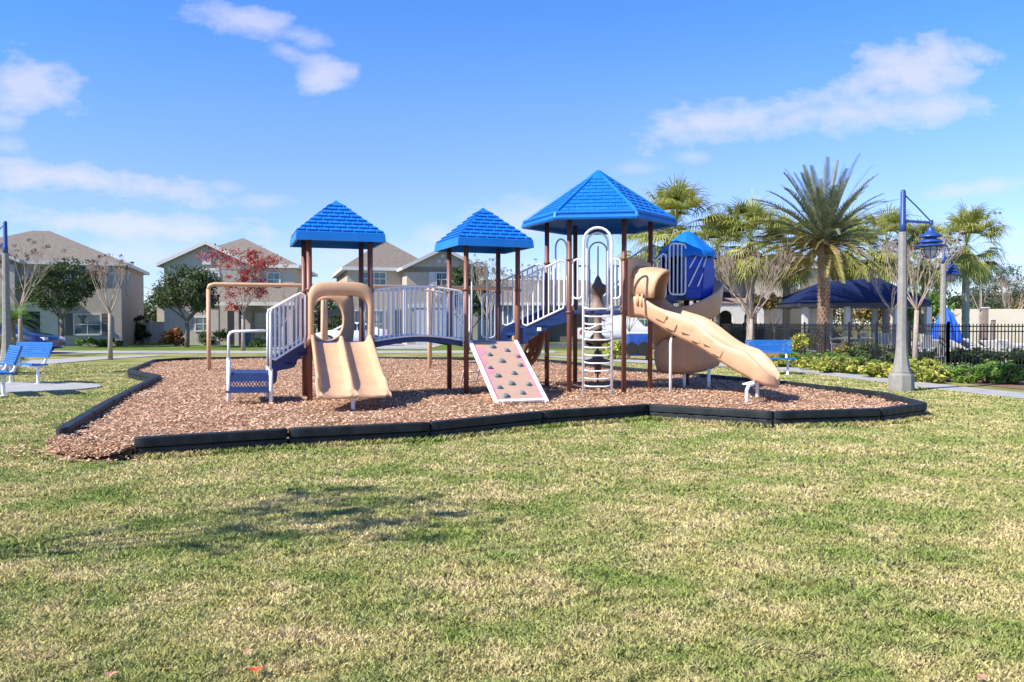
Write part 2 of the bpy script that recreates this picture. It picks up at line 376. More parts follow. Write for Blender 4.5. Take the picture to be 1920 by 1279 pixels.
mesh_bed.add([gv[k] for k in used], [tuple(mp_[k] for k in f) for f in gf])
mulch = mesh_bed.build('mulch_bed', m_mulch); tag(mulch, kind='structure')
rows_ = []
for i in range(13):
    f = i / 12; P0 = Vector(lo[-1]).lerp(Vector(lo[0]), f); e0 = [Vector(spill[0]), Vector(spill[1]), Vector(spill[2]), Vector(spill[3])]; q = f * 3; k = min(2, int(q)); P1 = e0[k].lerp(e0[k + 1], q - k)
    rows_.append([(P0.x + (P1.x - P0.x) * t, P0.y + (P1.y - P0.y) * t, (.096 if t == 0 else .052 * (1 - t) ** 1.2 + .002)) for t in (0, .12, .3, .55, .8, 1.0)])
tag(MB().grid(rows_).build('mulch_spill', m_mulch), kind='structure')

def inside(x, y, poly):
    x = np.asarray(x); y = np.asarray(y); r = np.zeros(x.shape, bool); n = len(poly); j = n - 1
    for i in range(n):
        xi, yi = poly[i][0], poly[i][1]; xj, yj = poly[j][0], poly[j][1]
        c = ((yi > y) != (yj > y)) & (x < (xj - xi) * (y - yi) / (yj - yi + 1e-12) + xi); r ^= c; j = i
    return r
rng = np.random.default_rng(3)
# wood chips lying on the bed
n = 330000
y = 8 + (rng.random(n) ** 1.25) * 21.5; x = (rng.random(n) * 2 - 1) * 14
keep = inside(x, y, bed) & (np.abs(x) < 0.70 * y)
spp = [(p[0], p[1]) for p in [lo[-1]] + spill + [lo[0]]]
x, y = x[keep], y[keep]; z = 0.106 + hm(x, y)
n2 = 110000; xs = -5.6 + rng.random(n2) * 1.9; ys = 7.8 + rng.random(n2) * 1.7
big = [(lo[-1][0] - .5, lo[-1][1]), (spill[0][0] - .4, spill[0][1] - .1), (spill[1][0] - .2, spill[1][1] - .35), (spill[2][0] + .5, spill[2][1] - .3), (lo[0][0] + .2, lo[0][1] - .15), (lo[0][0], lo[0][1])]
k1 = inside(xs, ys, spp); k2 = inside(xs, ys, big) & (rng.random(n2) < 0.012)
kk = k1 | k2; xs, ys = xs[kk], ys[kk]
x = np.concatenate([x, xs]); y = np.concatenate([y, ys]); ea = np.array([lo[0][0] - lo[-1][0], lo[0][1] - lo[-1][1]]); el_ = np.hypot(*ea); ds = np.abs((xs - lo[-1][0]) * ea[1] - (ys - lo[-1][1]) * ea[0]) / el_
zs = np.where(inside(xs, ys, spp), .012 + .095 * np.clip(1 - ds / .42, 0, 1), .012)
z = np.concatenate([z, zs + .016])
def chips(x, y, z, l0, l1, w0, w1, tiltmax):
    n = len(x); a = rng.random(n) * 2 * PI; t = (rng.random(n) - 0.5) * 2 * tiltmax; t2 = (rng.random(n) - 0.5) * 2 * tiltmax
    Ln = l0 + rng.random(n) ** 2 * (l1 - l0); W = w0 + rng.random(n) * (w1 - w0)
    ax = np.stack([np.cos(a) * np.cos(t), np.sin(a) * np.cos(t), np.sin(t)], 1)
    bx = np.stack([-np.sin(a) * np.cos(t2), np.cos(a) * np.cos(t2), np.sin(t2)], 1)
    c = np.stack([x, y, z + rng.random(n) * 0.025], 1)
    A = ax * (Ln / 2)[:, None]; B = bx * (W / 2)[:, None]
    return np.stack([c - A - B, c + A - B * .7, c + A * .9 + B, c - A + B * .8], 1)
ch = chips(x, y, z, 0.022, 0.07, 0.011, 0.026, 0.45)
tag(np_mesh('wood_chips', ch, 4, m_chip), 'loose tan and red-brown wood chips covering the playground bed', 'wood chips', kind='stuff')

# ------------------------------------------------------------------ grass blades
def patch(x, y):
    return 0.5 + 0.25 * np.sin(x * 1.7 + 0.6 * y) * np.cos(y * 1.3 - x * .5) + 0.25 * np.sin(x * 3.9 + 1.3) * np.sin(y * 3.1 + x)
NB = 800000
yb = 2.75 + (rng.random(NB) ** 1.6) * 25
xb = (rng.random(NB) * 2 - 1) * (0.66 * yb + 0.25)
g1 = inside(xb, yb, bed) | inside(xb, yb, spp)
g1 |= ((xb + 11.15) / 2.4) ** 2 + ((yb - 17.3) / 1.6) ** 2 < 1
gx = [G(2100, 782), G(1920, 749.5), G(1790, 734.5), G(1680, 721), G(1590, 710), G(1484, 697), G(1390, 689.5), G(1275, 685), G(1153, 679), G(1035, 670.5)]
gx = [(p.x, p.y) for p in gx] + [(0, 60), (60, 60), (60, 10)]
g1 |= inside(xb, yb, gx)
xb, yb = xb[~g1], yb[~g1]; ex, ey = [], []
for i in list(range(0, 8)) + [20, 21]:
    A, B = bed[i], bed[(i + 1) % len(bed)] if i < 21 else bed[21]
    if i == 21: continue
    L_ = math.hypot(B[0] - A[0], B[1] - A[1]); k = int(L_ * 420); t = rng.random(k); nx, ny = (B[1] - A[1]) / L_, -(B[0] - A[0]) / L_
    cxm, cym = (A[0] + B[0]) / 2, (A[1] + B[1]) / 2
    if inside([cxm + nx * .3], [cym + ny * .3], bed)[0]: nx, ny = -nx, -ny
    o_ = .075 + rng.random(k) ** 2 * .09; ex.append(A[0] + (B[0] - A[0]) * t + nx * o_); ey.append(A[1] + (B[1] - A[1]) * t + ny * o_)
ex = np.concatenate(ex); ey = np.concatenate(ey); ne = len(ex)
xb = np.concatenate([xb, ex]); yb = np.concatenate([yb, ey]); n = len(xb)
hp = patch(xb, yb)
h = (0.013 + 0.019 * rng.random(n)) * (0.7 + 0.6 * hp) * (0.8 + 0.5 * np.sin(xb * 17 + 3 * np.sin(yb * 7)) * np.sin(yb * 15 + 2 * np.sin(xb * 9))); wd = 0.0016 + 0.00072 * yb * (0.6 + 0.7 * rng.random(n))
h[-ne:] = .03 + .05 * rng.random(ne)
a = rng.random(n) * 2 * PI; lean = 0.35 + rng.random(n) * 1.15; b = rng.random(n) * 2 * PI
dx, dy = np.cos(a) * wd, np.sin(a) * wd; lx, ly = np.cos(b) * h * lean, np.sin(b) * h * lean
p0 = np.stack([xb - dx, yb - dy, np.full(n, -0.002)], 1); p1 = np.stack([xb + dx, yb + dy, np.full(n, -0.002)], 1)
p2 = np.stack([xb + lx * .45 + dx * .7, yb + ly * .45 + dy * .7, h * .65], 1); p3 = np.stack([xb + lx, yb + ly, h], 1)
p4 = np.stack([xb + lx * .45 - dx * .7, yb + ly * .45 - dy * .7, h * .65], 1)
Gr = np.stack([p0, p1, p2, p3, p4], 1)
tag(np_mesh('grass', Gr, 5, m_blade), 'short patchy green and straw coloured grass blades on the lawn', 'grass', kind='stuff')

# ------------------------------------------------------------------ border timbers
root = thing('border_edging', 'black plastic timber edging two courses high around the wood chip bed', 'edging', (ol[0].x, ol[0].y, 0))
def timber(p, q, wdt=0.13):
    p, q = Vector((p[0], p[1])), Vector((q[0], q[1])); a = q - p; l = a.length; a.normalize(); nn = Vector((-a.y, a.x))
    p = p + a * 0.006; l -= 0.012
    k = max(2, int(l / 0.21)); mbb = MB()
    for (z0, z1, hw, bl) in ((0.118, 0.22, wdt / 2, 0.007), (-0.02, 0.112, wdt / 2 - 0.016, 0.013)):
        out = []
        for side in (1, -1):
            rngk = range(k * 4 + 1) if side == 1 else range(k * 4, -1, -1)
            for i in rngk:
                f = i / (k * 4); bulge = bl * math.sqrt(abs(math.sin(PI * f * k)))
                endt = min(1.0, min(f, 1 - f) * l / 0.03 + 0.45)
                pt = p + a * (l * f) + nn * side * ((hw - bl) * endt + bulge); out.append((pt.x, pt.y))
        mbb.prism(out[::-1], z0, z1)
    return mbb
runs = [(0, 1), (1, 2), (2, 3), (3, 4), (4, 5), (5, 6), (6, 7), (7, 8), (8, 9), (9, 10), (10, 11), (11, 12), (12, 13), (13, 14), (14, 15), (15, 16), (16, 17), (17, 18), (18, 19), (19, 20), (20, 21)]
for (i, j) in runs:
    d = (ol[j] - ol[i]).length; k = 1 if i < 7 else max(1, round(d / 1.8))
    for q in range(k):
        A = ol[i].lerp(ol[j], q / k); B = ol[i].lerp(ol[j], (q + 1) / k)
        timber(A, B).build('timber', m_timber, root, bevel=0.012)
sb = ol[0]
MB().tube([(sb.x + .03, sb.y - .02, -0.02), (sb.x + .03, sb.y - .02, 0.13)], 0.012).build('stake', m_timber, root)

# ================================================================== PLAY STRUCTURE
MZ = 0.12
play = thing('play_structure', 'large playground set with three blue shingled roofs, bridge, slides and climbers', 'playground set', (-1.0, 14.6, MZ))
class Tower:
    pass
def unit(a): return Vector((math.cos(a), math.sin(a)))
def v2(p, z): return Vector((p[0], p[1], z))
def clamp_rings(mb, p, zs):
    for z in zs: mb.lathe([(0.044, z - 0.022), (0.06, z - 0.022), (0.062, z), (0.06, z + 0.022), (0.044, z + 0.022)], p, 12)
def post(p, ztop, clamps=()):
    mb = MB().lathe([(0.0445, 0.02), (0.0445, ztop)], p, 14)
    o = mb.build('post', m_brown, play, smooth=False, bevel=0)
    for q in o.data.polygons: q.use_smooth = len(q.vertices) == 4
    for zc in clamps:
        c = MB(); clamp_rings(c, p, [zc]); c.build('clamp', m_brown, o, smooth=True)
    return o
def shingle_roof(corners, apex, zb, fh, rows, bw, raise_=0.024, over=0.0, label=None, flat_top=0.0, seam=False):
    """corners: list of plan points (outer fascia bottom)"""
    n = len(corners); c = Vector((sum(p[0] for p in corners) / n, sum(p[1] for p in corners) / n)); mb = MB()
    top = [Vector((p[0], p[1])).lerp(c, 0.02) for p in corners]; ap = Vector((c.x, c.y, apex))
    for i in range(n):
        a, b = corners[i], corners[(i + 1) % n]; ta, tb = top[i], top[(i + 1) % n]
        A, B = v2(a, zb), v2(b, zb); TA, TB = v2(ta, zb + fh), v2(tb, zb + fh)
        mb.add([A, B, TB, TA], [(0, 1, 2, 3)]); mb.add([TA, TB, ap], [(0, 1, 2)])
        # underside
        ia, ib = Vector((a[0], a[1])).lerp(c, 0.05), Vector((b[0], b[1])).lerp(c, 0.05)
        mb.add([A, B, v2(ib, zb), v2(ia, zb)], [(0, 1, 2, 3)])
        mb.add([v2(ia, zb), v2(ib, zb), v2(ib, zb + fh * .8), v2(ia, zb + fh * .8)], [(0, 1, 2, 3)])
        mb.add([v2(ia, zb + fh * .8), v2(ib, zb + fh * .8), Vector((c.x, c.y, apex - 0.12))], [(0, 1, 2)])
        nrm = (TB - TA).cross(ap - TA).normalized()
        if nrm.z < 0: nrm = -nrm
        base = TB - TA; W = base.length; e = base.normalized(); mid = (TA + TB) / 2; upv = ap - mid; H = upv.length; u = upv.normalized()
        s0, s1 = 0.03, 0.90 if not seam else 0.86
        for r_ in range(rows):
            h0 = H * (s0 + (s1 - s0) * r_ / rows); h1 = H * (s0 + (s1 - s0) * (r_ + 1) / rows) - 0.018
            half0 = W / 2 * (1 - h0 / H) - (0.05 if seam else 0.0); half1 = W / 2 * (1 - h1 / H) - (0.05 if seam else 0.0)
            off = 0.5 * bw if r_ % 2 else 0.0
            k0 = int(math.floor((-half0 - off) / bw)) - 1; k1_ = int(math.ceil((half0 - off) / bw)) + 1
            for k in range(k0, k1_):
                l, rr = k * bw + off + 0.016, (k + 1) * bw + off - 0.016
                bl, br = max(l, -half0), min(rr, half0); tl, tr = max(l, -half1), min(rr, half1)
                if br - bl < 0.015: continue
                if tr - tl < 0.004: tl = tr = (bl + br) / 2 if abs(bl + br) < 2 * half1 else math.copysign(half1, bl + br)
                P = [mid + e * bl + u * h0, mid + e * br + u * h0, mid + e * tr + u * h1, mid + e * tl + u * h1]
                Q = [P[0] + nrm * raise_, P[1] + nrm * raise_, P[2] + nrm * raise_ * .25, P[3] + nrm * raise_ * .25]
                mb.add(P + Q, [(4, 5, 6, 7), (0, 1, 5, 4), (1, 2, 6, 5), (3, 0, 4, 7), (2, 3, 7, 6)])
        if seam:
            mb.tube([TA + Vector((0, 0, .005)), ap], [0.035, 0.02], 8)
            mb.tube([A + Vector((0, 0, 0.03)), B + Vector((0, 0, 0.03))], 0.04, 8); mb.tube([TA, TB], 0.03, 8)
            mb.tube([A + Vector((0, 0, 0.02)), TA], 0.035, 8)
    o = mb.build('roof', m_roofblue, play)
    if seam:
        cap = MB().lathe([(0.26, apex - 0.175), (0.25, apex - 0.15), (0.05, apex + 0.0), (0.0, apex + 0.02)], (c.x, c.y), 6, rot=HYAW)
        cap.build('roof_cap', m_roofblue, o)
    return o
def rail(pa, pb_, zb0, zb1, zt0, zt1, nb, r=0.0145, rf=0.019, arch_t=0.0, arch_b=0.0, ext=0.0, name='railing', m_=None, rc=0.07, squareb=False):
    pa, pb_ = Vector((pa[0], pa[1])), Vector((pb_[0], pb_[1]))
    def P(f, z): q = pa.lerp(pb_, f); return Vector((q.x, q.y, z))
    Ln = (pb_ - pa).length; e = rc / Ln
    zt = lambda f: zt0 + (zt1 - zt0) * f + arch_t * math.sin(PI * f)
    zb = lambda f: zb0 + (zb1 - zb0) * f + arch_b * math.sin(PI * f)
    pts = []
    K = 12 if (arch_t or arch_b) else 4
    pts += [P(0, zb(0) + rc), P(e * .3, zb(e) + rc * .3)] if not squareb else [P(0, zb(0))]
    for i in range(K + 1): f = e + (1 - 2 * e) * i / K; pts.append(P(f, zb(f)))
    pts += [P(1 - e * .3, zb(1 - e) + rc * .3), P(1, zb(1) + rc)] if not squareb else [P(1, zb(1))]
    pts += [P(1, zt(1) - rc), P(1 - e * .3, zt(1 - e) - rc * .3)]
    for i in range(K, -1, -1): f = e + (1 - 2 * e) * i / K; pts.append(P(f, zt(f)))
    pts += [P(e * .3, zt(e) - rc * .3), P(0, zt(0) - rc)]
    mb = MB().tube(pts, rf, 7, closed=True)
    for i in range(1, nb + 1):
        f = i / (nb + 1); mb.tube([P(f, zb(f)), P(f, zt(f))], r, 6, cap=False)
    if ext:
        mb.tube([P(0, zb(0) - ext), P(0, zt(0) - rc)], rf, 7); mb.tube([P(1, zb(1) - ext), P(1, zt(1) - rc)], rf, 7)
    return mb.build(name, m_ or m_white, play, smooth=True)
def deck(poly, zt, th=0.055, name='deck'):
    return MB().prism(poly, zt - th, zt).build(name, m_navy, play, bevel=0.008)

# ---- tower one (square)
def square(FL, yaw, s):
    r = unit(yaw); b = Vector((-r.y, r.x)); FL = Vector(FL); return dict(FL=FL, FR=FL + r * s, BL=FL + b * s, BR=FL + (r + b) * s, r=r, b=b, c=FL + (r + b) * (s / 2), s=s)
T1 = square((-3.267, 13.22), R(19), 0.98)
T2 = square((-0.806, 14.42), R(22), 0.98)
DZ = 1.06
def sq_roof(T, zb, apex, o=0.225, rows=8):
    r, b = T['r'], T['b']; cs = [T['FL'] - (r + b) * o, T['FR'] + (r - b) * o, T['BR'] + (r + b) * o, T['BL'] + (b - r) * o]
    return shingle_roof(cs, apex, zb, 0.135, rows, 0.185)
for T in (T1, T2):
    cl = {id(T1): (), id(T2): (DZ - .03, 1.97)}[id(T)]
    for k in ('FL', 'FR', 'BL', 'BR'):
        zz = cl + ((2.2,) if (T is T2 and k in ('FR', 'BR')) else ())
        if T is T1: zz = (1.92, DZ - .03)
        post(T[k], 2.8, zz)
    sq_roof(T, 2.70 if T is T1 else 2.725, 3.45 if T is T1 else 3.50)
    e = 0.02; r, b = T['r'], T['b']
    deck([T['FL'] + (r + b) * -0.0, T['FR'], T['BR'], T['BL']], DZ)

# ---- bridge
A0, A1 = T1['FR'] + T1['r'] * 0.05, T2['FL'] - T2['r'] * 0.05
B0, B1 = T1['BR'] + T1['r'] * 0.05, T2['BL'] - T2['r'] * 0.05
rows = []
for i in range(13):
    f = i / 12; z = DZ + 0.095 * math.sin(PI * f)
    a, b = A0.lerp(A1, f), B0.lerp(B1, f); n_ = (b - a).normalized()
    a = a + n_ * .03; b = b - n_ * .03
    rows.append([v2(a, z - .02), v2(a, z - .095), v2(a + n_ * .03, z - .095), v2(a + n_ * .03, z - .03), v2(b - n_ * .03, z - .03), v2(b - n_ * .03, z - .095), v2(b, z - .095), v2(b, z - .02), v2(b - n_ * .03, z), v2(a + n_ * .03, z)])
MB().grid(rows, closed=True).build('bridge_deck', m_navy, play, bevel=0.004)
rail(A0, A1, DZ + 0.02, DZ + 0.02, 1.93, 1.93, 17, arch_t=0.075, arch_b=0.085, ext=0.09, squareb=True)
rail(B0, B1, DZ + 0.02, DZ + 0.02, 1.93, 1.93, 17, arch_t=0.075, arch_b=0.085, ext=0.09, squareb=True)

# ---- tower one entry arch and rear panel (tan plastic)
def arch_section(T, wtop, ztop, zbot, hw, th, lean=0.0):
    pass
r, b = T1['r'], T1['b']
fc = (T1['FL'] + T1['FR']) / 2 - b * 0.03
def arch_pts(hw, z0, z1, n=5.0, flare=0.0, k=22, power=3.2):
    """superellipse arch from left foot to right foot"""
    out = [(-hw - flare, z0), (-hw - flare * .5, z0 + (z1 - z0) * .25)]
    zs = z0 + (z1 - z0) * .5
    for i in range(k + 1):
        a = PI - PI * i / k; cx_, sx_ = math.cos(a), math.sin(a)
        out.append((math.copysign(abs(cx_) ** (2 / power), cx_) * hw, zs + abs(sx_) ** (2 / power) * (z1 - zs)))
    out += [(hw + flare * .5, z0 + (z1 - z0) * .25), (hw + flare, z0)]
    return out
outer = arch_pts(0.52, 1.02, 2.04, power=4.6); inner = arch_pts(0.435, 1.02, 1.83, power=4.2)
rows = []
for j in range(len(outer)):
    (xo, zo), (xi, zi) = outer[j], inner[j]
    crown = 0.02 * max(0, 1 - abs(xo) / 0.5)
    fr = fc - b * 0.16; bk = fc + b * 0.10
    P = lambda base, x, z: Vector((base.x + r.x * x, base.y + r.y * x, z))
    frb = fc - b * (0.16 if zo > 1.45 else 0.16 - 0.10 * (1.45 - zo) / .43)
    lerp = lambda q: (xi + (xo - xi) * q, zi + (zo - zi) * q)
    rows.append([P(frb + b * .02, *lerp(0)), P(frb - b * .004, *lerp(.12)), P(frb - b * .012, *lerp(.5)), P(frb - b * .004, *lerp(.88)), P(frb + b * .02, *lerp(1)), P(frb * .5 + bk * .5, xo, zo + .012), P(bk, xo, zo - 0.01), P(bk, xi, zi), P(frb * .5 + bk * .5, xi, zi)])
MB().grid(rows, closed=True).build('entry_hood', m_tan, play, smooth=True)
# rear bubble panel with round opening
bc = (T1['BL'] + T1['BR']) / 2; mb = MB(); K = 40
hx, hz, cz_ = 0.36, 0.36, 1.46
ring_in = [(-0.11 + 0.27 * math.cos(2 * PI * i / K), 1.44 + 0.36 * math.sin(2 * PI * i / K)) for i in range(K)]
def sqp(i):
    a = 2 * PI * i / K; c, s_ = math.cos(a), math.sin(a); q = max(abs(c), abs(s_)); q = q ** 0.75
    return (-0.04 + 0.43 * c / q * 0.95, 1.46 + 0.48 * s_ / q * .92)
ring_out = [sqp(i) for i in range(K)]
rows = []
for i in range(K):
    (xi, zi), (xo, zo) = ring_in[i], ring_out[i]; P = lambda x, z, d: Vector((bc.x + r.x * x + b.x * d, bc.y + r.y * x + b.y * d, z))
    rows.append([P(xi, zi, -.05), P(xi + (xo - xi) * .12, zi + (zo - zi) * .12, -.075), P(xi + (xo - xi) * .3, zi + (zo - zi) * .3, -.05), P(xo, zo, -.045), P(xo, zo, .02), P(xi, zi, .02)])
rows.append(rows[0])
MB().grid(rows, closed=True).build('window_panel', m_tan, play, smooth=True)
# back right clamp / side small white rail on T1 back-left are part of the steps

# ---- double slide
S0 = (T1['FL'] + T1['FR']) / 2 - b * 0.03; dS = Vector((0.33, -0.944)).normalized(); wS = Vector((-dS.y, dS.x))
if wS.dot(r) < 0: wS = -wS
prof_s = [(0.0, 1.075), (0.06, 1.07), (0.14, 1.045), (0.3, 0.95), (0.55, 0.79), (0.8, 0.625), (1.0, 0.505), (1.14, 0.425), (1.26, 0.372), (1.38, 0.35), (1.5, 0.345), (1.545, 0.335), (1.565, 0.30)]
def cross(hw, wall, div, s_):
    # list of (x, h)
    w_ = 0.035
    return [(-hw, wall * .1 - .02), (-hw, wall * .96), (-hw + .012, wall), (-hw + w_, wall), (-hw + w_ + .012, wall * .93), (-hw + w_ + .03, .035), (-hw + .10, 0.0), (-.24, -0.004), (-.075, 0.0), (-.042, .03), (-.024, div * .93), (-.01, div), (.01, div),
            (.024, div * .93), (.042, .03), (.075, 0), (.24, -.004), (hw - .10, 0), (hw - w_ - .03, .035), (hw - w_ - .012, wall * .93), (hw - w_, wall), (hw - .012, wall), (hw, wall * .96), (hw, wall * .1 - .02)]
rows = []; 
def interp(tab, s_):
    for i in range(len(tab) - 1):
        if tab[i][0] <= s_ <= tab[i + 1][0]:
            t = (s_ - tab[i][0]) / (tab[i + 1][0] - tab[i][0]); return tab[i][1] + (tab[i + 1][1] - tab[i][1]) * t
    return tab[-1][1] if s_ > tab[-1][0] else tab[0][1]
wallt = [(0, .10), (.1, .14), (.9, .17), (1.18, .17), (1.26, .15), (1.42, .02), (1.6, .012)]
divt = [(0, .07), (.1, .12), (.9, .14), (1.1, .14), (1.2, .11), (1.34, .015), (1.6, .008)]
ns = 44
for i in range(ns + 1):
    s_ = 1.565 * i / ns; z = interp(prof_s, s_); hw = 0.475 + 0.045 * s_ / 1.565 + (0.02 if 1.2 < s_ else 0)
    c = S0 + dS * s_
    rows.append([Vector((c.x + wS.x * x, c.y + wS.y * x, z + h_)) for (x, h_) in cross(hw, interp(wallt, s_), interp(divt, s_), s_)])
MB().grid(rows).build('double_slide', m_tan, play, smooth=True, solid=0.022)
lg = S0 + dS * 1.36
MB().tube([v2(lg, 0.03), v2(lg, 0.35)], 0.030, 10).bar(v2(lg - wS * .3, .315), v2(lg + wS * .3, .315), .05, .03).build('slide_leg', m_white, play, smooth=False)
# brown bracket wedges at the foot of the hood
for sgn in (-1, 1):
    q = S0 + wS * 0.49 * sgn - b * .04
    MB().lathe([(0.055, 1.0), (0.06, 1.1), (0.03, 1.19), (0.0, 1.2)], q, 10).build('bracket', m_brown, play, smooth=True)

# ---- transfer platform and steps at the left of tower one
PL = Vector((-4.45, 12.86)); PR = Vector((-3.80, 12.90)); bb = Vector((-0.33, 0.94))
PBL, PBR = PL + bb * 0.9, PR + bb * 0.9
deck([PL, PR, PBR, PBL], 0.60, 0.06, 'transfer_platform')
# perforated riser on the front and lower step
rx = (PR - PL).normalized(); ny = Vector((rx.y, -rx.x)); mb = MB(); Lr = (PR - PL).length
z0, z1 = 0.31, 0.56
mb.bar(v2(PL + ny * .012, 0.345), v2(PR + ny * .012, 0.345), .02, .07); mb.bar(v2(PL + ny * .012, 0.51), v2(PR + ny * .012, 0.51), .02, .10)
kk = 13
for i in range(kk + 1):
    q = PL + rx * (Lr * i / kk) + ny * .012
    for (sa) in (-1, 1):
        q2 = q + rx * (Lr / kk * .5 * sa); 
        if 0 <= (q2 - PL).dot(rx) <= Lr + .001: mb.bar(v2(q, .375), v2(q2, .42), .012, .014, up=(ny.x, ny.y, 0)); mb.bar(v2(q2, .42), v2(q, .465), .012, .014, up=(ny.x, ny.y, 0))
mb.bar(v2(PL + ny * .1 + bb * .1, .305), v2(PR + ny * .1 + bb * .1, .305), .22, .03)
mb.build('perforated_riser', m_navy, play)
MB().tube([v2(PL, 0.05), v2(PL, .80)], 0.033, 10).tube([v2(PL, .8), v2(PL, 1.17), v2(PL + rx * .03, 1.225), v2(PL + rx * .09, 1.245), v2(PR - rx * .06, 1.26)], 0.019, 8).tube([v2(PR, .05), v2(PR, .66)], .033, 10).build('grab_rail', m_white, play, smooth=True)
MB().tube([v2(PBL, 0.05), v2(PBL, .80)], 0.033, 10).tube([v2(PBL, .8), v2(PBL, 1.17), v2(PBL + rx * .03, 1.225), v2(PBL + rx * .09, 1.245), v2(PBR - rx * .06, 1.26)], 0.019, 8).tube([v2(PBR, .05), v2(PBR, .66)], .033, 10).build('grab_rail', m_white, play, smooth=True)
# stairs
for (s0_, s1_, nm) in ((PR, T1['FL'], 'n'), (PBR, T1['BL'], 'f')):
    s1_ = s1_ - (s1_ - s0_).normalized() * 0.07
    rail(s0_ + Vector((0.0, -.02)), s1_ + Vector((0, -.02)), 0.76, 1.10, 1.585, 1.90, 7, ext=0.12 if nm == 'n' else 0.1)
    e_ = (s1_ - s0_).normalized(); Ls = (s1_ - s0_).length + .07
    prof = [(-.0, .60), (0, .80), (.06, .83), (Ls, 1.09), (Ls, .86), (Ls - .12, .85), (Ls - .2, .78), (Ls - .24, .68), (Ls - .33, .65), (Ls - .52, .62), (.10, .56), (.09, .46), (.03, .40), (-.03, .46)]
    nn_ = Vector((-e_.y, e_.x))
    MB().slab([v2(s0_ + e_ * x + nn_ * .0, z) for (x, z) in prof], (nn_.x * .035, nn_.y * .035, 0)).build('stair_stringer', m_navy, play, bevel=0.006)
for i in range(2):
    f0 = 0.33 * (i + 1); a_ = PR.lerp(T1['FL'], f0); c_ = PBR.lerp(T1['BL'], f0); a2 = PR.lerp(T1['FL'], min(1, f0 + .33)); c2_ = PBR.lerp(T1['BL'], min(1, f0 + .33))
    MB().prism([a_, a2, c2_, c_], 0.60 + .155 * (i + 1) - .03, 0.60 + .155 * (i + 1)).build('step', m_navy, play)

# ---- climbing wall on tower two
TL, TR, BLw, BRw = Vector((-0.745, 14.33, 1.055)), Vector((0.085, 14.66, 1.055)), Vector((-0.25, 12.80, 0.12)), Vector((0.58, 13.13, 0.12))
def W(u, v, d=0.0):
    p = TL.lerp(TR, u).lerp(BLw.lerp(BRw, u), v); nrm = (TR - TL).cross(BLw - TL).normalized()
    if nrm.y > 0: nrm = -nrm
    return p + nrm * d
mb = MB().slab([W(.03, 0), W(.97, 0), W(.97, .955), W(.03, .955)], W(0, 0, -.02) - W(0, 0)); mb.build('climbing_wall', m_panel, play, bevel=.004)
wp = COL.objects['climbing_wall']
mb = MB()
for (u0, u1) in ((-.015, .055), (.945, 1.015)):
    mb.slab([W(u0, -.01, .02), W(u1, -.01, .02), W(u1, 1.01, .02), W(u0, 1.01, .02)], W(0, 0, -.03) - W(0, 0, .02))
mb.slab([W(.055, .955, .018), W(.945, .955, .018), W(.945, .985, .018), W(.055, .985, .018)], W(0, 0, -.02) - W(0, 0, .02)); mb.build('wall_frame', m_white, play, bevel=.006)
def blob(cs, side):
    poly = [(0.056 if side < 0 else .944, cs[0][1])] + cs + [(0.056 if side < 0 else .944, cs[-1][1])]
    MB().add([W(u, v, .003) for (u, v) in poly], [tuple(range(len(poly)))]).build('pink_shape', m_pink, wp)
def lobes(v0, v1, amps, side, base=.0):
    out = []; nL = len(amps)
    for i, a_ in enumerate(amps):
        for k in range(9):
            f = k / 9; v = v0 + (v1 - v0) * (i + f) / nL; d = base + a_ * math.sin(PI * f); out.append((.056 + d if side < 0 else .944 - d, v))
    out.append((.056 if side < 0 else .944, v1)); return out
blob(lobes(.08, .44, [.19, .11], -1, .01), -1); blob(lobes(.44, .68, [.17, .04], -1, .03), -1); blob(lobes(.68, .95, [.06, .04], -1, .01), -1)
blob(lobes(.05, .50, [.06, .13, .09], 1, .01), 1); blob(lobes(.50, .94, [.08, .05, .09], 1, .01), 1)
for (hx_, hy_, sc_) in [(1017, 415, 1.1), (1140, 447, .95), (993, 483, .85), (1235, 500, .85), (1097, 536, 1.15), (1253, 572, .95), (993, 596, .9), (1200, 641, .95), (1060, 664, 1.15), (1178, 728, 1.15), (1326, 738, .95), (1077, 764, .9), (1272, 810, .95), (1133, 836, 1.2)]:
    px, py = 700 + hx_ / 4.568, 560 + hy_ / 4.568
    # intersect pixel ray with wall plane
    o_ = Vector((0, 0, CAM_H)); d_ = U(px, py, 10) - o_; nr = (W(1, 0) - W(0, 0)).cross(W(0, 1) - W(0, 0)); t_ = (W(0, 0) - o_).dot(nr) / d_.dot(nr); c_ = o_ + d_ * t_
    nr.normalize(); nr = -nr if nr.y > 0 else nr; ex = (W(1, 0) - W(0, 0)).normalized(); ey = nr.cross(ex); mb = MB(); rr = .045 * sc_
    ph = random.random() * 6; rows = []
    for (q, hgt) in ((1.0, 0.0), (1.0, .012), (.8, .032), (.42, .045), (.08, .042)):
        rows.append([c_ + ex * rr * 1.25 * q * (1 + .16 * math.sin(3 * a_ + ph)) * math.cos(a_) + ey * rr * q * (1 + .16 * math.cos(2 * a_ + ph)) * math.sin(a_) + nr * hgt for a_ in [2 * PI * k / 10 for k in range(10)]])
    mb.grid(rows, closed=True); mb.add(rows[-1], [tuple(range(10))]); mb.build('climbing_hold', m_hold, wp, smooth=True)

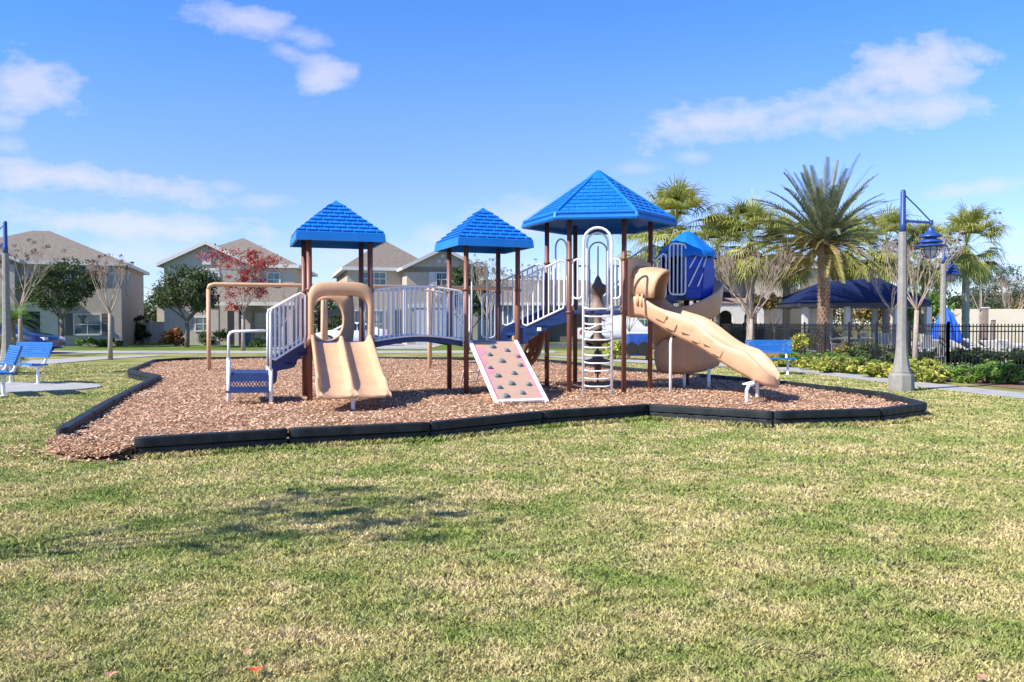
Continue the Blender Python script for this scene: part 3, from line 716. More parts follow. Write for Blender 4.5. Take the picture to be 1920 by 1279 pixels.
# ---- tower two rear panels and squared grab loop
r2, b2 = T2['r'], T2['b']; BLp, BRp = T2['BL'], T2['BR']
rail(BLp + r2 * .06, BLp + r2 * .40, 1.10, 1.10, 1.94, 1.94, 3)
rail(BLp + r2 * .66, BRp - r2 * .06, 1.10, 1.10, 1.94, 1.94, 2)
la, lb = BLp + r2 * .43 - b2 * .05, BLp + r2 * .74 - b2 * .05
MB().tube([v2(la, 1.02), v2(la, 2.40), v2(la + r2 * .02, 2.47), v2(la + r2 * .08, 2.52), v2(lb - r2 * .10, 2.52), v2(lb - r2 * .03, 2.46), v2(lb, 2.36), v2(lb, 1.02)], .016, 8).build('grab_loop', m_white, play, smooth=True)
# climber behind tower two (ladder down the far side)
mb = MB()
for q in (la, lb): mb.tube([v2(q + b2 * .08, 1.0), v2(q + b2 * .75, 0.05)], .018, 8)
for i in range(4):
    f = (i + 1) / 5; mb.tube([v2((la + b2 * .08).lerp(la + b2 * .75, f), 1 - .95 * f), v2((lb + b2 * .08).lerp(lb + b2 * .75, f), 1 - .95 * f)], .015, 8)
mb.build('rear_ladder', m_white, play, smooth=True)

# ---- hexagonal tower
HYAW = R(-8); HS = 0.98; HA = Vector((1.037, 14.84)); HDZ = 1.61
dirs = [unit(HYAW + R(60) * i) for i in range(6)]
HX = [HA]
for i in range(5): HX.append(HX[-1] + dirs[i] * HS)     # A,B,C,F,D,E
A_, B_, C_, F_, D_, E_ = HX; HC = sum((p for p in HX), Vector((0, 0))) / 6
for i, p in enumerate(HX): post(p, 3.34, (HDZ - .03, 2.53))
deck([HC + (p - HC) * 0.99 for p in HX], HDZ, .06)
rr_ = 1.44; hexc = [HC + (p - HC).normalized() * rr_ for p in HX]
shingle_roof(hexc, 4.27, 3.205, 0.125, 10, 0.235, raise_=.017, seam=True)
# stairs tower two -> hex
for (p, q, far) in ((T2['FR'], A_, False), (T2['BR'], E_, True)):
    e_ = (q - p).normalized(); Ls = (q - p).length; nn_ = Vector((-e_.y, e_.x)) * (-1 if far else 1)
    rail(p + e_ * .09, q - e_ * .09, 1.30, 1.66, 2.19, 2.55, 7, ext=0.0)
    prof = [(0.05, 1.0), (0.03, 1.22), (.1, 1.30), (Ls - .03, 1.66), (Ls - .03, 1.40), (Ls - .22, 1.34), (Ls - .34, 1.33), (Ls - .42, 1.24), (Ls - .56, 1.2), (.25, 1.12), (.15, 1.0)]
    MB().slab([v2(p + e_ * x, z) for (x, z) in prof], (nn_.x * .04, nn_.y * .04, 0)).build('stair_stringer', m_navy, play, bevel=.006)
for i in range(3):
    f0, f1 = .22 * (i + .6), .22 * (i + 1.75); z = DZ + .14 * (i + 1)
    MB().prism([T2['FR'].lerp(A_, f0), T2['FR'].lerp(A_, f1), T2['BR'].lerp(E_, f1), T2['BR'].lerp(E_, f0)], z - .05, z).build('step', m_navy, play)
MB().box(T2['FR'].x + .35, T2['FR'].x + .43, 14.80, 14.86, 1.235, 1.30).build('bracket', m_white, play, bevel=.008)
# brace rod
MB().tube([(.47, 14.85, 1.20), (.10, 15.05, .93)], .014, 8).build('brace', m_white, play)
# side panels on AB
rail(A_ + dirs[0] * .06, A_ + dirs[0] * .24, 1.82, 1.82, 2.53, 2.53, 1, ext=0)
rail(B_ - dirs[0] * .24, B_ - dirs[0] * .06, 1.82, 1.82, 2.53, 2.53, 1, ext=0)
# arched ladder in front
def arch(c, ax, hw, z0, zt_, r_, K=10, rr=.8):
    hr = min(hw, rr); pts = [v2(c - ax * hw, z0), v2(c - ax * hw, zt_ - hr)]
    for i in range(1, K): a = PI - PI * i / K; pts.append(v2(c + ax * hw * math.cos(a), zt_ - hr + hr * math.sin(a)))
    pts += [v2(c + ax * hw, zt_ - hr), v2(c + ax * hw, z0)]
    return MB().tube(pts, r_, 9)
lc = U(1120.5, 600, 14.2); lc = Vector((lc.x, lc.y)); ax = unit(R(-3))
mb = arch(lc, ax, .245, 0.03, 3.03, .024)
for i in range(11):
    z = .30 + i * .1345; bow = [lc - ax * .245, lc - ax * .14 + Vector((0, -.05)), lc + Vector((0, -.065)), lc + ax * .14 + Vector((0, -.05)), lc + ax * .245]
    mb.tube([v2(q, z - (.0 if k in (0, 4) else .018)) for k, q in enumerate(bow)], .0135, 8)
mb.build('arch_ladder', m_white, play, smooth=True)
for (px, Yd, hw, bot) in ((1120, 14.72, .185, 1.60), (1121, 16.45, .175, 1.60)):
    c_ = U(px, 600, Yd); arch(Vector((c_.x, c_.y)), ax, hw, bot, 3.0, .018).build('grab_arch', m_white, play, smooth=True)
ec = (E_ + D_) / 2; axe = (D_ - E_).normalized()
arch(ec, axe, .20, 1.6, 3.03, .018).build('grab_arch', m_white, play, smooth=True)
rail(E_ + axe * .07, ec - axe * .26, 1.7, 1.7, 2.53, 2.53, 1, ext=0); rail(ec + axe * .26, D_ - axe * .07, 1.7, 1.7, 2.53, 2.53, 1, ext=0)
rail(D_ - dirs[3] * -.07, (D_ + F_) / 2 - dirs[0] * .2, 1.7, 1.7, 2.53, 2.53, 2, ext=0); rail((D_ + F_) / 2 + dirs[0] * .2, F_ - dirs[0] * .07, 1.7, 1.7, 2.53, 2.53, 2, ext=0)
# perforated curly climber (brown) on the rear-left side
outn = Vector((axe.y, -axe.x)); outn = -outn if outn.dot(ec - HC) < 0 else outn
rows = []; nu, nv = 12, 34; face = []; vs = []
for j in range(nv + 1):
    f = j / nv; dist = 0.08 + 1.02 * f + .05 * math.sin(f * 7); z = 1.56 - 1.45 * f + .05 * math.sin(f * 9)
    for i in range(nu + 1):
        u_ = i / nu - .5; c_ = ec + outn * (dist + .20 * (u_ * 2) ** 2 * (1 - f)) + axe * (u_ * .62); vs.append(v2(c_, z + .14 * (2 * abs(u_)) ** 2))
for j in range(nv):
    for i in range(nu):
        cell_i, cell_j = i % 3, (j + (1 if (i // 3) % 2 else 0) * 2) % 4
        if j > nv * .42 and cell_i == 1 and cell_j in (1, 2): continue
        a0 = j * (nu + 1) + i; face.append((a0, a0 + 1, a0 + nu + 2, a0 + nu + 1))
MB().add(vs, face).build('web_climber', m_climb, play, smooth=True, solid=0.05)
# disc pole climber behind
tc_ = U(1121, 600, 17.1); tcx = (tc_.x, tc_.y)
prof = [(0.02, .04), (.02, .32), (.06, .33), (.075, .47), (.08, .52), (.27, .56), (.30, .60), (.14, .64), (.09, .70), (.07, .80), (.03, .82), (.03, .87), (.08, .90), (.10, .95), (.27, .99), (.30, 1.03), (.10, 1.05), (.085, 1.1), (.085, 1.25),
        (.10, 1.27), (.085, 1.3), (.075, 1.5), (.10, 1.55), (.22, 1.66), (.17, 1.70), (.13, 1.78), (.09, 1.90), (.12, 1.97), (.15, 2.0), (.21, 2.10), (.23, 2.14), (.15, 2.18), (.09, 2.22), (.06, 2.30), (.015, 2.38), (.013, 2.98), (.0, 2.99)]
MB().lathe(prof, tcx, 20).build('disc_climber', m_stone, play, smooth=True)
pts = []
for i in range(60):
    a = i * .16; pts.append((tcx[0] + .16 * math.cos(a) - .02, tcx[1] + .16 * math.sin(a), 1.08 + i * .0085))
MB().tube(pts[:46], .02, 6).build('spiral_rung', m_white, play, smooth=True)
# slide panel, hood and wave slide on edge BC
nBC = Vector((dirs[1].y, -dirs[1].x)); mid = (B_ + C_) / 2; eBC = dirs[1]
MB().slab([v2(B_ + eBC * .06, 1.50), v2(C_ - eBC * .06, 1.50), v2(C_ - eBC * .06, 2.50), v2(mid + eBC * .1, 2.56), v2(mid - eBC * .1, 2.58), v2(B_ + eBC * .06, 2.54)], (nBC.x * .05, nBC.y * .05, 0)).build('slide_panel', m_tan, play, bevel=.015)
sd = Vector((.72, -.694)).normalized(); sw = Vector((-sd.y, sd.x)); s0 = mid + nBC * .03 - sw * .03
SL = 2.72; rows = []; ns = 60
def wz(s_):
    f = s_ / SL; base = interp([(0, 1.62), (.1, 1.60), (.3, 1.36), (.5, 1.10), (.7, .83), (.85, .63), (.95, .515), (1.0, .48)], f); return base + .035 * math.sin(f * 2 * PI * 2.2) * (1 - f)
for i in range(ns + 1):
    s_ = SL * i / ns; f = s_ / SL; z = wz(s_); wall = .25 + .05 * math.sin(f * 2 * PI * 2.1 + 2.2)
    if f > .82: wall *= max(.12, 1 - ((f - .82) / .18) ** 1.3 * .9)
    if f < .12: wall = .22
    hw = .30 + .03 * math.sin(f * 12); 
    if f > .9: hw *= math.sqrt(max(.02, 1 - ((f - .9) / .1) ** 2 * .92))
    curve = .06 * math.sin(PI * f); c_ = s0 + sd * s_ + sw * curve
    cs = [(-hw * .80, -.14), (-hw * .98, -.07), (-hw * 1.02, wall * .5), (-hw * 1.06, wall), (-hw * .98, wall + .012), (-hw * .90, wall), (-hw * .82, wall * .4), (-hw * .6, .02), (-hw * .2, -.01), (hw * .2, -.01), (hw * .6, .02), (hw * .82, wall * .4), (hw * .90, wall), (hw * .98, wall + .012), (hw * 1.06, wall), (hw * 1.02, wall * .5), (hw * .98, -.07), (hw * .80, -.14)]
    rows.append([v2(c_ + sw * x, z + h_) for (x, h_) in cs])
o = MB().grid(rows, closed=True).add(rows[0], [tuple(range(18))]).add(rows[-1], [tuple(range(17, -1, -1))]); wsl = o.build('wave_slide', m_tan, play, smooth=True)
# stepped foot pockets moulded on the camera side
for k, f in enumerate((.24, .315, .42, .50, .585, .655)):
    s_ = SL * f; c_ = s0 + sd * s_ + sw * (.06 * math.sin(PI * f)); z = wz(s_); sl_ = (wz(s_ + .1) - wz(s_)) / .1
    t3 = Vector((sd.x, sd.y, sl_)).normalized(); o3 = Vector((-sw.x, -sw.y, 0)); up3 = t3.cross(o3); up3 = -up3 if up3.z < 0 else up3
    hwf = .30 + .03 * math.sin(f * 12)
    base = Vector((c_.x, c_.y, z)) + o3 * (hwf * 1.0) + up3 * (.075 if k % 2 == 0 else .02)
    a_, b_ = t3 * .10, up3 * .062
    pp = [base - a_ - b_, base + a_ - b_, base + a_ + b_, base - a_ + b_]
    out = [pp[0] + o3 * .075, pp[1] + o3 * .015, pp[2] + o3 * .015, pp[3] + o3 * .065]
    inn = [q - o3 * .04 for q in pp]
    MB().add(out + inn, [(0, 1, 2, 3), (4, 7, 6, 5), (0, 3, 7, 4), (1, 5, 6, 2), (3, 2, 6, 7), (0, 4, 5, 1)]).build('foot_pocket', m_tan, wsl, bevel=.006)
# stiffening rail under slide
rows = []
for i in range(20):
    f = .12 + .66 * i / 19; s_ = SL * f; c_ = s0 + sd * s_ + sw * (.06 * math.sin(PI * f)); z = wz(s_) - .09; rows.append(v2(c_ - sw * .1, z - .02))
MB().tube(rows, .03, 8).build('slide_rib', m_tan, wsl, smooth=True)
# hood
rows = []
for i in range(9):
    f = i / 8; c_ = s0 + sd * (.02 + .50 * f) - sw * 0; hw = .30 - .02 * f; zt_ = 2.42 - .10 * f * f; z0_ = 1.86 - .04 * f
    prof2 = []
    for k in range(19):
        a = PI * k / 18; x = -math.cos(a); zz = z0_ + (zt_ - z0_) * (abs(math.sin(a)) ** .55)
        prof2.append(v2(c_ + sw * (x * hw) + sd * (.16 * (math.sin(a)) * f - .12 * f * (x > 0) * x), zz))
    rows.append(prof2)
MB().grid(rows).build('slide_hood', m_tan, play, smooth=True, solid=.035)
hb = s0 + sd * .22 - sw * .32
MB().tube([v2(hb, 1.70), v2(hb, 1.9)], .03, 8).tube([v2(hb + sd * .08, 1.68), v2(hb + sd * .10, 1.9)], .02, 8).build('hood_bracket', m_tan, play, smooth=True)
# slide supports
q = G(1257, 740, MZ); q = Vector((q.x, q.y)); tgt = s0 + sd * (SL * .44) - sw * .12
MB().tube([v2(q, .03), v2(q, 1.02), v2(q + Vector((.01, .03)), 1.06), v2(q + Vector((.07, .22)), 1.2)], [.026, .026, .024, .014], 9).build('slide_leg', m_white, play, smooth=True)
q1, q2 = G(1400, 757, MZ), G(1417, 750, MZ); c3 = s0 + sd * (SL * .86)
l1, l2 = Vector((q1.x, q1.y)), Vector((q2.x + .1, q2.y + .25))
MB().tube([v2(l1, .03), v2(l1, .33), v2(l1 + Vector((.04, .03)), .40), v2(l1 + Vector((.14, .1)), .42)], .028, 9).tube([v2(l2, .03), v2(l2, .42)], .028, 9).bar(v2(l1 + Vector((-.02, .05)), .425), v2(l2 + Vector((.06, .0)), .435), .07, .02).build('slide_leg', m_white, play, smooth=False)
# ---- upper walkway to the spiral slide
nCF = Vector((dirs[2].y, -dirs[2].x)); 
Cn, Fn = C_ + nCF * .72, F_ + nCF * .72
rail(C_ + nCF * .42, C_ + nCF * .78, 1.93, 1.93, 2.90, 2.90, 3)
pz = U(1262.5, 500, 15.72)
rail(F_ + nCF * .06, F_ + nCF * .70, 1.80, 1.98, 2.62, 2.92, 5, arch_t=.06); rail(C_ + nCF * .02, C_ + nCF * .34, 1.75, 1.88, 2.5, 2.75, 2, m_=m_white)
for i in range(3):
    a_ = nCF * (.18 + .2 * i); z = HDZ + .1 * (i + 1)
    MB().prism([C_ + a_, C_ + a_ + nCF * .24, F_ + a_ + nCF * .24, F_ + a_], z - .05, z).build('step', m_navy, play)
prof = [(.0, 1.50), (.0, 1.78), (.45, 1.95), (.80, 1.95), (.80, 1.86), (.55, 1.83), (.50, 1.66), (.36, 1.60), (.25, 1.52), (.12, 1.5)]
MB().slab([v2(C_ + nCF * x, z) for (x, z) in prof], (dirs[2].x * .04, dirs[2].y * .04, 0)).build('stair_stringer', m_navy, play, bevel=.006)
# pod
pcx = C_ + nCF * 1.10 + dirs[2] * .42; PR_ = .52
K = 8; mb = MB(); wp_ = [pcx + unit(HYAW + R(22.5) + 2 * PI * k / K + R(8)) * PR_ for k in range(K)]
rows = []
for (sc_, z) in ((.86, 1.87), (.93, 2.05), (1.02, 2.45), (.97, 2.78)):
    ring = []
    for k in range(K): ring.append(v2(pcx + (wp_[k] - pcx) * sc_, z))
    rows.append(ring)
mbp = MB()
for i in range(3):
    for k in range(K):
        m_dir = ((wp_[k] + wp_[(k + 1) % K]) / 2 - pcx).normalized()
        if m_dir.dot(-nCF) > .8: continue
        mbp.add([rows[i][k], rows[i][(k + 1) % K], rows[i + 1][(k + 1) % K], rows[i + 1][k]], [(0, 1, 2, 3)])
pod = mbp.build('slide_enclosure', m_podblue, play, solid=.03)
MB().prism([(p.x, p.y) for p in [pcx + (q - pcx) * .84 for q in wp_]], 1.83, 1.87).build('enclosure_floor', m_navy, play)
rows = []; K2 = 40
for (q, z) in ((1.10, 2.66), (1.10, 2.74), (1.04, 2.80), (.80, 2.90), (.5, 3.05), (.2, 3.17), (.04, 3.2)):
    rows.append([v2(pcx + unit(2 * PI * k / K2) * PR_ * q * (1 + .045 * math.cos(10 * 2 * PI * k / K2) * (1 if q < 1.08 else .4)), z - (.022 * math.cos(10 * 2 * PI * k / K2) if q > 1.05 else 0)) for k in range(K2)])
MB().grid(rows, closed=True).add(rows[-1], [tuple(range(K2))]).build('enclosure_roof', m_roofblue, play, smooth=True)
# white strips on the pod wall painting the daylight seen through its slots
for (x0, y0, x1, y1) in ((1068, 500, 975, 660), (1140, 520, 965, 880), (1185, 520, 1140, 650), (1140, 720, 1075, 880)):
    P0 = U(1140 + x0 / 6.396, 400 + y0 / 6.396, 15.82); P1 = U(1140 + x1 / 6.396, 400 + y1 / 6.396, 15.82)
    # project on the front octagon facet radially
    def onpod(P):
        best = None
        for k in range(K):
            a_, b_ = wp_[k], wp_[(k + 1) % K]; o2 = Vector((0, 0)); d2 = Vector((P.x, P.y)); e2 = b_ - a_; den = d2.x * e2.y - d2.y * e2.x
            if abs(den) < 1e-9: continue
            t = (a_.x * e2.y - a_.y * e2.x) / den; u_ = (a_.x * d2.y - a_.y * d2.x) / den
            if 0 <= u_ <= 1 and (best is None or t < best): best = t
        return P if best is None else Vector((P.x * best * .9975, P.y * best * .9975, CAM_H + (P.z - CAM_H) * best))
    A3, B3 = onpod(P0), onpod(P1)
    MB().tube([A3, A3.lerp(B3, .3), A3.lerp(B3, .8), B3], [.006, .013, .016, .012], 6).build('slot_daylight_strip', m_white, pod)
# spiral slide
sc0 = U(1287, 600, 16.42); sc0 = Vector((sc0.x, sc0.y)); rows = []; ns = 110
for i in range(ns + 1):
    f = i / ns; deg = 38 - f * 563; th = R(deg); z = interp([(-530, .50), (-470, .50), (-360, .62), (-270, .78), (-180, .98), (-90, 1.38), (38, 1.85)], deg)
    d = unit(th); Rm = .44
    if f < .04: wl = .5
    wl = interp([(-530, .25), (-500, .55), (-440, .70), (-360, .62), (-230, .55), (-170, .60), (-95, .36), (-20, .50), (38, .46)], deg); cs = [(-.24, .22), (-.25, .05), (-.20, -.03), (-.08, -.07), (.06, -.07), (.16, -.02), (.205, .12), (.225, .30), (.235, wl), (.265, wl + .01), (.275, wl - .02), (.265, .28), (.245, .10), (.20, -.05), (.07, -.115), (-.09, -.115), (-.23, -.07), (-.285, .05), (-.275, .22)]
    if f > .99: k_ = 1; cs = [(x, h_ * (k_ if h_ > 0 else 1)) for (x, h_) in cs]
    rows.append([v2(sc0 + d * (Rm + x), z + h_) for (x, h_) in cs])
MB().grid(rows, closed=True).add(rows[0], [tuple(range(19))]).add(rows[-1], [tuple(range(18, -1, -1))]).build('spiral_slide', m_tan, play, smooth=True)
MB().lathe([(.057, .03), (.057, 2.0)], sc0, 12).build('slide_mast', m_brown, play, smooth=True)
for (px, py) in ((1283, 727), (1329, 728)):
    q = G(px, py, MZ); MB().tube([(q.x, q.y, .03), (q.x, q.y, .50)], .032, 9).build('slide_leg', m_white, play, smooth=True)

# ================================================================== swing frame behind
sL, sR = G(392, 695, MZ), G(806, 689, MZ)
bd = (sR - sL).normalized(); end = sL + bd * ((sR - sL).length * 1.42); ht = 2.42
sw_ = thing('swing_frame', 'tan steel swing frame with a long top beam behind the play set', 'swing frame', (sL.x, sL.y, MZ))
MB().tube([(sL.x, sL.y, ht - .14), (sL.x + .03, sL.y, ht - .04), Vector((sL.x, sL.y, ht)) + bd * .14, Vector((end.x, end.y, ht - .02)) ], .055, 10).build('top_beam', m_tansteel, sw_, smooth=True)
MB().tube([(sL.x, sL.y, .02), (sL.x, sL.y, ht - .13)], .055, 10).build('leg', m_tansteel, sw_, smooth=True)
per = Vector((-bd.y, bd.x, 0))
for f, dd in ((.505, .10), (1.0, .14)):
    c_ = sL + (sR - sL) * f
    for s_ in (-1, 1): 
        q = c_ + bd * (dd * s_) + per * (.75 * s_); t_ = c_ + bd * (dd * .3 * s_) ; MB().tube([(q.x, q.y, .02), (t_.x, t_.y, ht)], .05, 10).build('leg', m_tansteel, sw_, smooth=True)
MB().tube([(end.x, end.y, .02), (end.x, end.y, ht)], .055, 10).build('leg', m_tansteel, sw_, smooth=True)
c_ = sL + (sR - sL) * 1.0
MB().tube([Vector((c_.x, c_.y, ht + .02)) + bd * .05, Vector((c_.x, c_.y, ht - .42)) + bd * .32 - per * .2], .045, 8).build('elbow', m_tansteel, sw_, smooth=True)

# ================================================================== benches
def make_bench(name, label):
    t = thing(name, label, 'bench', local=True, group='blue benches around the playground')
    # seat and back: perforated sheet with rolled edges (pierced look from slots)
    def plate(x0, x1, yz0, yz1, nm, rows_=7):
        mb = MB(); L_ = x1 - x0
        for j in range(rows_ + 1):
            f = j / rows_; y_ = yz0[0] + (yz1[0] - yz0[0]) * f; z_ = yz0[1] + (yz1[1] - yz0[1]) * f
            mb.bar((x0, y_, z_), (x1, y_, z_), .030 if j not in (0, rows_) else .04, .030 if j not in (0, rows_) else .04)
        for i in range(25):
            x_ = x0 + L_ * i / 24; mb.bar((x_, yz0[0], yz0[1]), (x_, yz1[0], yz1[1]), .018, .012, up=(1, 0, 0))
        return mb.build(nm, m_benchblue, t, bevel=0)
    plate(-.60, .60, (-.36, .44), (-.02, .42), 'seat'); plate(-.60, .60, (.03, .60), (.14, .90), 'backrest')
    for s_ in (-1, 1):
        x_ = .46 * s_
        MB().tube([(x_, .16, .86), (x_, .08, .60), (x_, .03, .46), (x_, -.04, .40), (x_, -.16, .38), (x_, -.36, .40)], .030, 8).build('arm_frame', m_white, t, smooth=True)
        MB().tube([(x_, -.14, .0), (x_, -.14, .39)], .032, 10).lathe([(.07, 0), (.07, .012)], (x_, -.14), 10).build('leg', m_white, t, smooth=False)
    return t
bench = make_bench('park_bench', 'blue metal bench with white legs beside the yellow shrubs and path')
place(bench, (G(1449, 704).x, 22.0, 0.01), R(-7), (1.0, 1, 1))
b1 = G(58, 720)
dup(bench, (b1.x - .02, b1.y - .0, .03), R(-24), 'blue bench facing the camera at the far side of the concrete pad')
b3 = G(0, 742)
dup(bench, (b3.x + .12, b3.y + .05, .03), R(-50), 'blue bench cut off by the left edge of the photo')
b4 = G(992, 668); dup(bench, (b4.x, b4.y, 0), R(10), 'blue bench seen behind the brown web climber')

# ================================================================== street lamps
def make_lamp(label):
    t = thing('street_lamp', label, 'street lamp', local=True, group='concrete and blue lamp posts')
    MB().lathe([(.245, -.02), (.245, .30), (.23, .34), (.19, .375), (.19, .39), (.18, .40), (.155, .52), (.125, .72), (.108, .95), (.098, 1.3), (.080, 3.23)], (0, 0), 8, rot=R(22.5)).build('pole', m_pole, t, bevel=.006)
    MB().lathe([(.18, .375), (.197, .38), (.197, .40), (.18, .405)], (0, 0), 8, rot=R(22.5)).build('base_ring', m_pole, t)
    MB().lathe([(.062, 3.22), (.062, 3.4), (.052, 3.42), (.050, 4.04), (.035, 4.08)], (0, 0), 14).build('pole_top', m_lampblue, t, smooth=True)
    arm = MB().bar((.04, 0, 3.45), (.56, 0, 3.42), .035, .05).tube([(.04, 0, 3.97), (.30, 0, 3.72), (.55, 0, 3.46)], .014, 6).lathe([(.0, 3.36), (.035, 3.365), (.04, 3.40), (.035, 3.47), (0, 3.475)], (.575, 0), 10).build('arm', m_lampblue, t, smooth=False)
    c = (.565, 0)
    la = MB().lathe([(.045, 3.325), (.06, 3.32), (.06, 3.27), (.07, 3.25), (.13, 3.20), (.20, 3.165), (.215, 3.14), (.215, 3.125), (.12, 3.12), (.12, 3.09), (.20, 3.06), (.23, 3.03), (.235, 3.015), (.15, 3.01), (.15, 2.99), (.22, 2.98), (.31, 2.945), (.315, 2.935), (.17, 2.93)], c, 22).build('lamp_shade', m_lampblue, t, smooth=True)
    MB().tube([(c[0], 0, 3.30), (c[0], 0, 3.37)], .02, 8).build('hook', m_lampblue, la)
    MB().lathe([(.14, 2.94), (.145, 2.90), (.14, 2.84), (.11, 2.77), (.06, 2.73), (0, 2.72)], c, 18).build('globe', m_glass, la, smooth=True)
    cg = MB()
    for k in range(4):
        a = k * PI / 4 + .3; cg.tube([(c[0] + math.cos(a) * r_, math.sin(a) * r_, z) for (r_, z) in ((.165, 2.93), (.168, 2.88), (.155, 2.80), (.11, 2.73), (0, 2.69), (-.11, 2.73), (-.155, 2.80), (-.168, 2.88), (-.165, 2.93))], .008, 5)
    cg.tube([(c[0] + .172 * math.cos(i * PI / 10), .172 * math.sin(i * PI / 10), 2.87) for i in range(20)], .007, 5, closed=True)
    cg.build('cage', m_lampblue, la, smooth=True)
    return t
lamp = make_lamp('tall lamp post beside the path at the right end of the wood chip bed')
lp = G(1701, 735); place(lamp, (lp.x, lp.y + .25, 0), 0)
dup(lamp, (U(1768, 600, 25.6).x, 25.6, 0), R(40), 'smaller looking lamp post beyond the iron fence near the pool')
dup(lamp, (U(12, 600, 21.7).x, 21.7, 0), PI, 'lamp post at the far left edge with its arm out of view')

# ================================================================== HOUSES
m_stucco = mat('stucco_greige', (0.41, 0.36, 0.32), (0.47, 0.42, 0.375), scale=3, rough=0.95, bump=0.4, bscale=30, coords='obj')
m_stucco2 = mat('stucco_tan', (0.43, 0.375, 0.29), (0.48, 0.42, 0.33), scale=3, rough=0.95, bump=0.4, bscale=30, coords='obj')
m_stucco3 = mat('stucco_pale', (0.52, 0.50, 0.46), (0.57, 0.55, 0.51), scale=3, rough=0.95, bump=0.4, bscale=30, coords='obj')
m_siding = mat('lap_siding', (0.52, 0.48, 0.41), rough=0.8, coords='obj', wave=('Z', 2.4, 0.9))
m_siding2 = mat('lap_siding_tan', (0.36, 0.31, 0.22), rough=0.8, coords='obj', wave=('Z', 2.4, 0.9))
m_shingle = mat('roof_shingle', (0.15, 0.125, 0.10), (0.24, 0.205, 0.17), scale=7, rough=0.95, bump=0.5, bscale=18, coords='obj', stretch=(1, 1, 2.5), detail=8)
m_shingle_r = mat('roof_shingle_red', (0.25, 0.16, 0.13), (0.33, 0.22, 0.18), scale=7, rough=0.95, bump=0.5, bscale=18, coords='obj', detail=8)
m_trim = mat('white_trim', (0.60, 0.595, 0.57), rough=0.6)
m_win = mat('window_glass', (0.05, 0.08, 0.085), (0.12, 0.18, 0.19), scale=1.5, rough=0.08, spec=1.0, coords='obj')
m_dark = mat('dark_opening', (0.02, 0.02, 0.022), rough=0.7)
m_door = mat('dark_door', (0.03, 0.028, 0.035), rough=0.5)
m_shut = mat('grey_shutter', (0.12, 0.11, 0.11), rough=0.7)
m_garage = mat('garage_door', (0.62, 0.62, 0.62), rough=0.6, coords='obj', wave=('Z', 0.7, 0.8))

def house_root(name, label, loc, yaw):
    return thing(name, label, 'house', loc, yaw, local=True)
def walls(h, boxes, m_, name='wall'):
    mb = MB()
    for bx_ in boxes: mb.box(*bx_)
    return mb.build(name, m_, h)
def hip(h, u0, u1, w0, w1, z, pk, ov=.35, ridge=None, m_=None, fasc=True, axis='w'):
    """hip roof; ridge half-length"""
    a0, a1, b0, b1 = u0 - ov, u1 + ov, w0 - ov, w1 + ov; W_, D = a1 - a0, b1 - b0
    if W_ >= D: r0, r1 = (a0 + D / 2, (b0 + b1) / 2), (a1 - D / 2, (b0 + b1) / 2)
    else: r0, r1 = ((a0 + a1) / 2, b0 + W_ / 2), ((a0 + a1) / 2, b1 - W_ / 2)
    c = [(a0, b0, z), (a1, b0, z), (a1, b1, z), (a0, b1, z)]
    R0, R1 = (r0[0], r0[1], pk), (r1[0], r1[1], pk)
    mb = MB()
    if W_ >= D: mb.add(c + [R0, R1], [(0, 1, 5, 4), (1, 2, 5), (2, 3, 4, 5), (3, 0, 4)])
    else: mb.add(c + [R0, R1], [(0, 1, 4), (1, 2, 5, 4), (2, 3, 5), (3, 0, 4, 5)])
    mb.add([(p[0], p[1], z - .02) for p in c], [(0, 3, 2, 1)])
    o = mb.build('roof', m_ or m_shingle, h)
    if fasc:
        mb = MB(); t = .03
        mb.box(a0 - t, a1 + t, b0 - t, b0, z - .20, z + .02).box(a0 - t, a0, b0, b1, z - .20, z + .02).box(a1, a1 + t, b0, b1, z - .20, z + .02)
        mb.build('fascia', m_trim, o)
        MB().box(a0, a1, b0, b1, z - .17, z - .15).build('soffit', m_trim, o)
    return o
def gable(h, u0, u1, w0, w1, z, pk, ov=.35, m_=None, wm=None):
    """ridge runs along w, gable faces front"""
    uc = (u0 + u1) / 2; sl_ = (pk - z) / ((u1 - u0) / 2 + ov); a0, a1, b0 = u0 - ov, u1 + ov, w0 - ov
    mb = MB().add([(a0, b0, z), (uc, b0, pk), (uc, w1, pk), (a0, w1, z)], [(0, 1, 2, 3)]).add([(uc, b0, pk), (a1, b0, z), (a1, w1, z), (uc, w1, pk)], [(0, 1, 2, 3)])
    mb.add([(a0, b0, z - .12), (uc, b0, pk - .12), (uc, w1, pk - .12), (a0, w1, z - .12)], [(0, 3, 2, 1)]).add([(uc, b0, pk - .12), (a1, b0, z - .12), (a1, w1, z - .12), (uc, w1, pk - .12)], [(0, 3, 2, 1)])
    o = mb.build('roof', m_ or m_shingle, h)
    mb = MB(); mb.bar((a0, b0 - .03, z - .10), (uc, b0 - .03, pk - .10), .05, .24, up=(0, 1, 0)); mb.bar((uc, b0 - .03, pk - .10), (a1, b0 - .03, z - .10), .05, .24, up=(0, 1, 0))
    # bars above were built with up=y so width is vertical; extra eave boards on the sides
    mb = MB().slab([(a0, b0 - .04, z + .03), (uc, b0 - .04, pk + .03), (a1, b0 - .04, z + .03), (a1, b0 - .04, z - .20), (uc, b0 - .04, pk - .20), (a0, b0 - .04, z - .20)], (0, .04, 0))
    mb.box(a0 - .03, a0, b0, w1, z - .2, z + .0).box(a1, a1 + .03, b0, w1, z - .2, z + .0)
    mb.build('fascia', m_trim, o)
    zt = z + ov * sl_
    g_ = MB().slab([(u0, w0, z - .3), (u1, w0, z - .3), (u1, w0, z + ov * sl_ - .12), (uc, w0, pk - .14), (u0, w0, z + ov * sl_ - .12)], (0, .1, 0))
    g_.build('gable_wall', wm or m_siding, h)
    return o
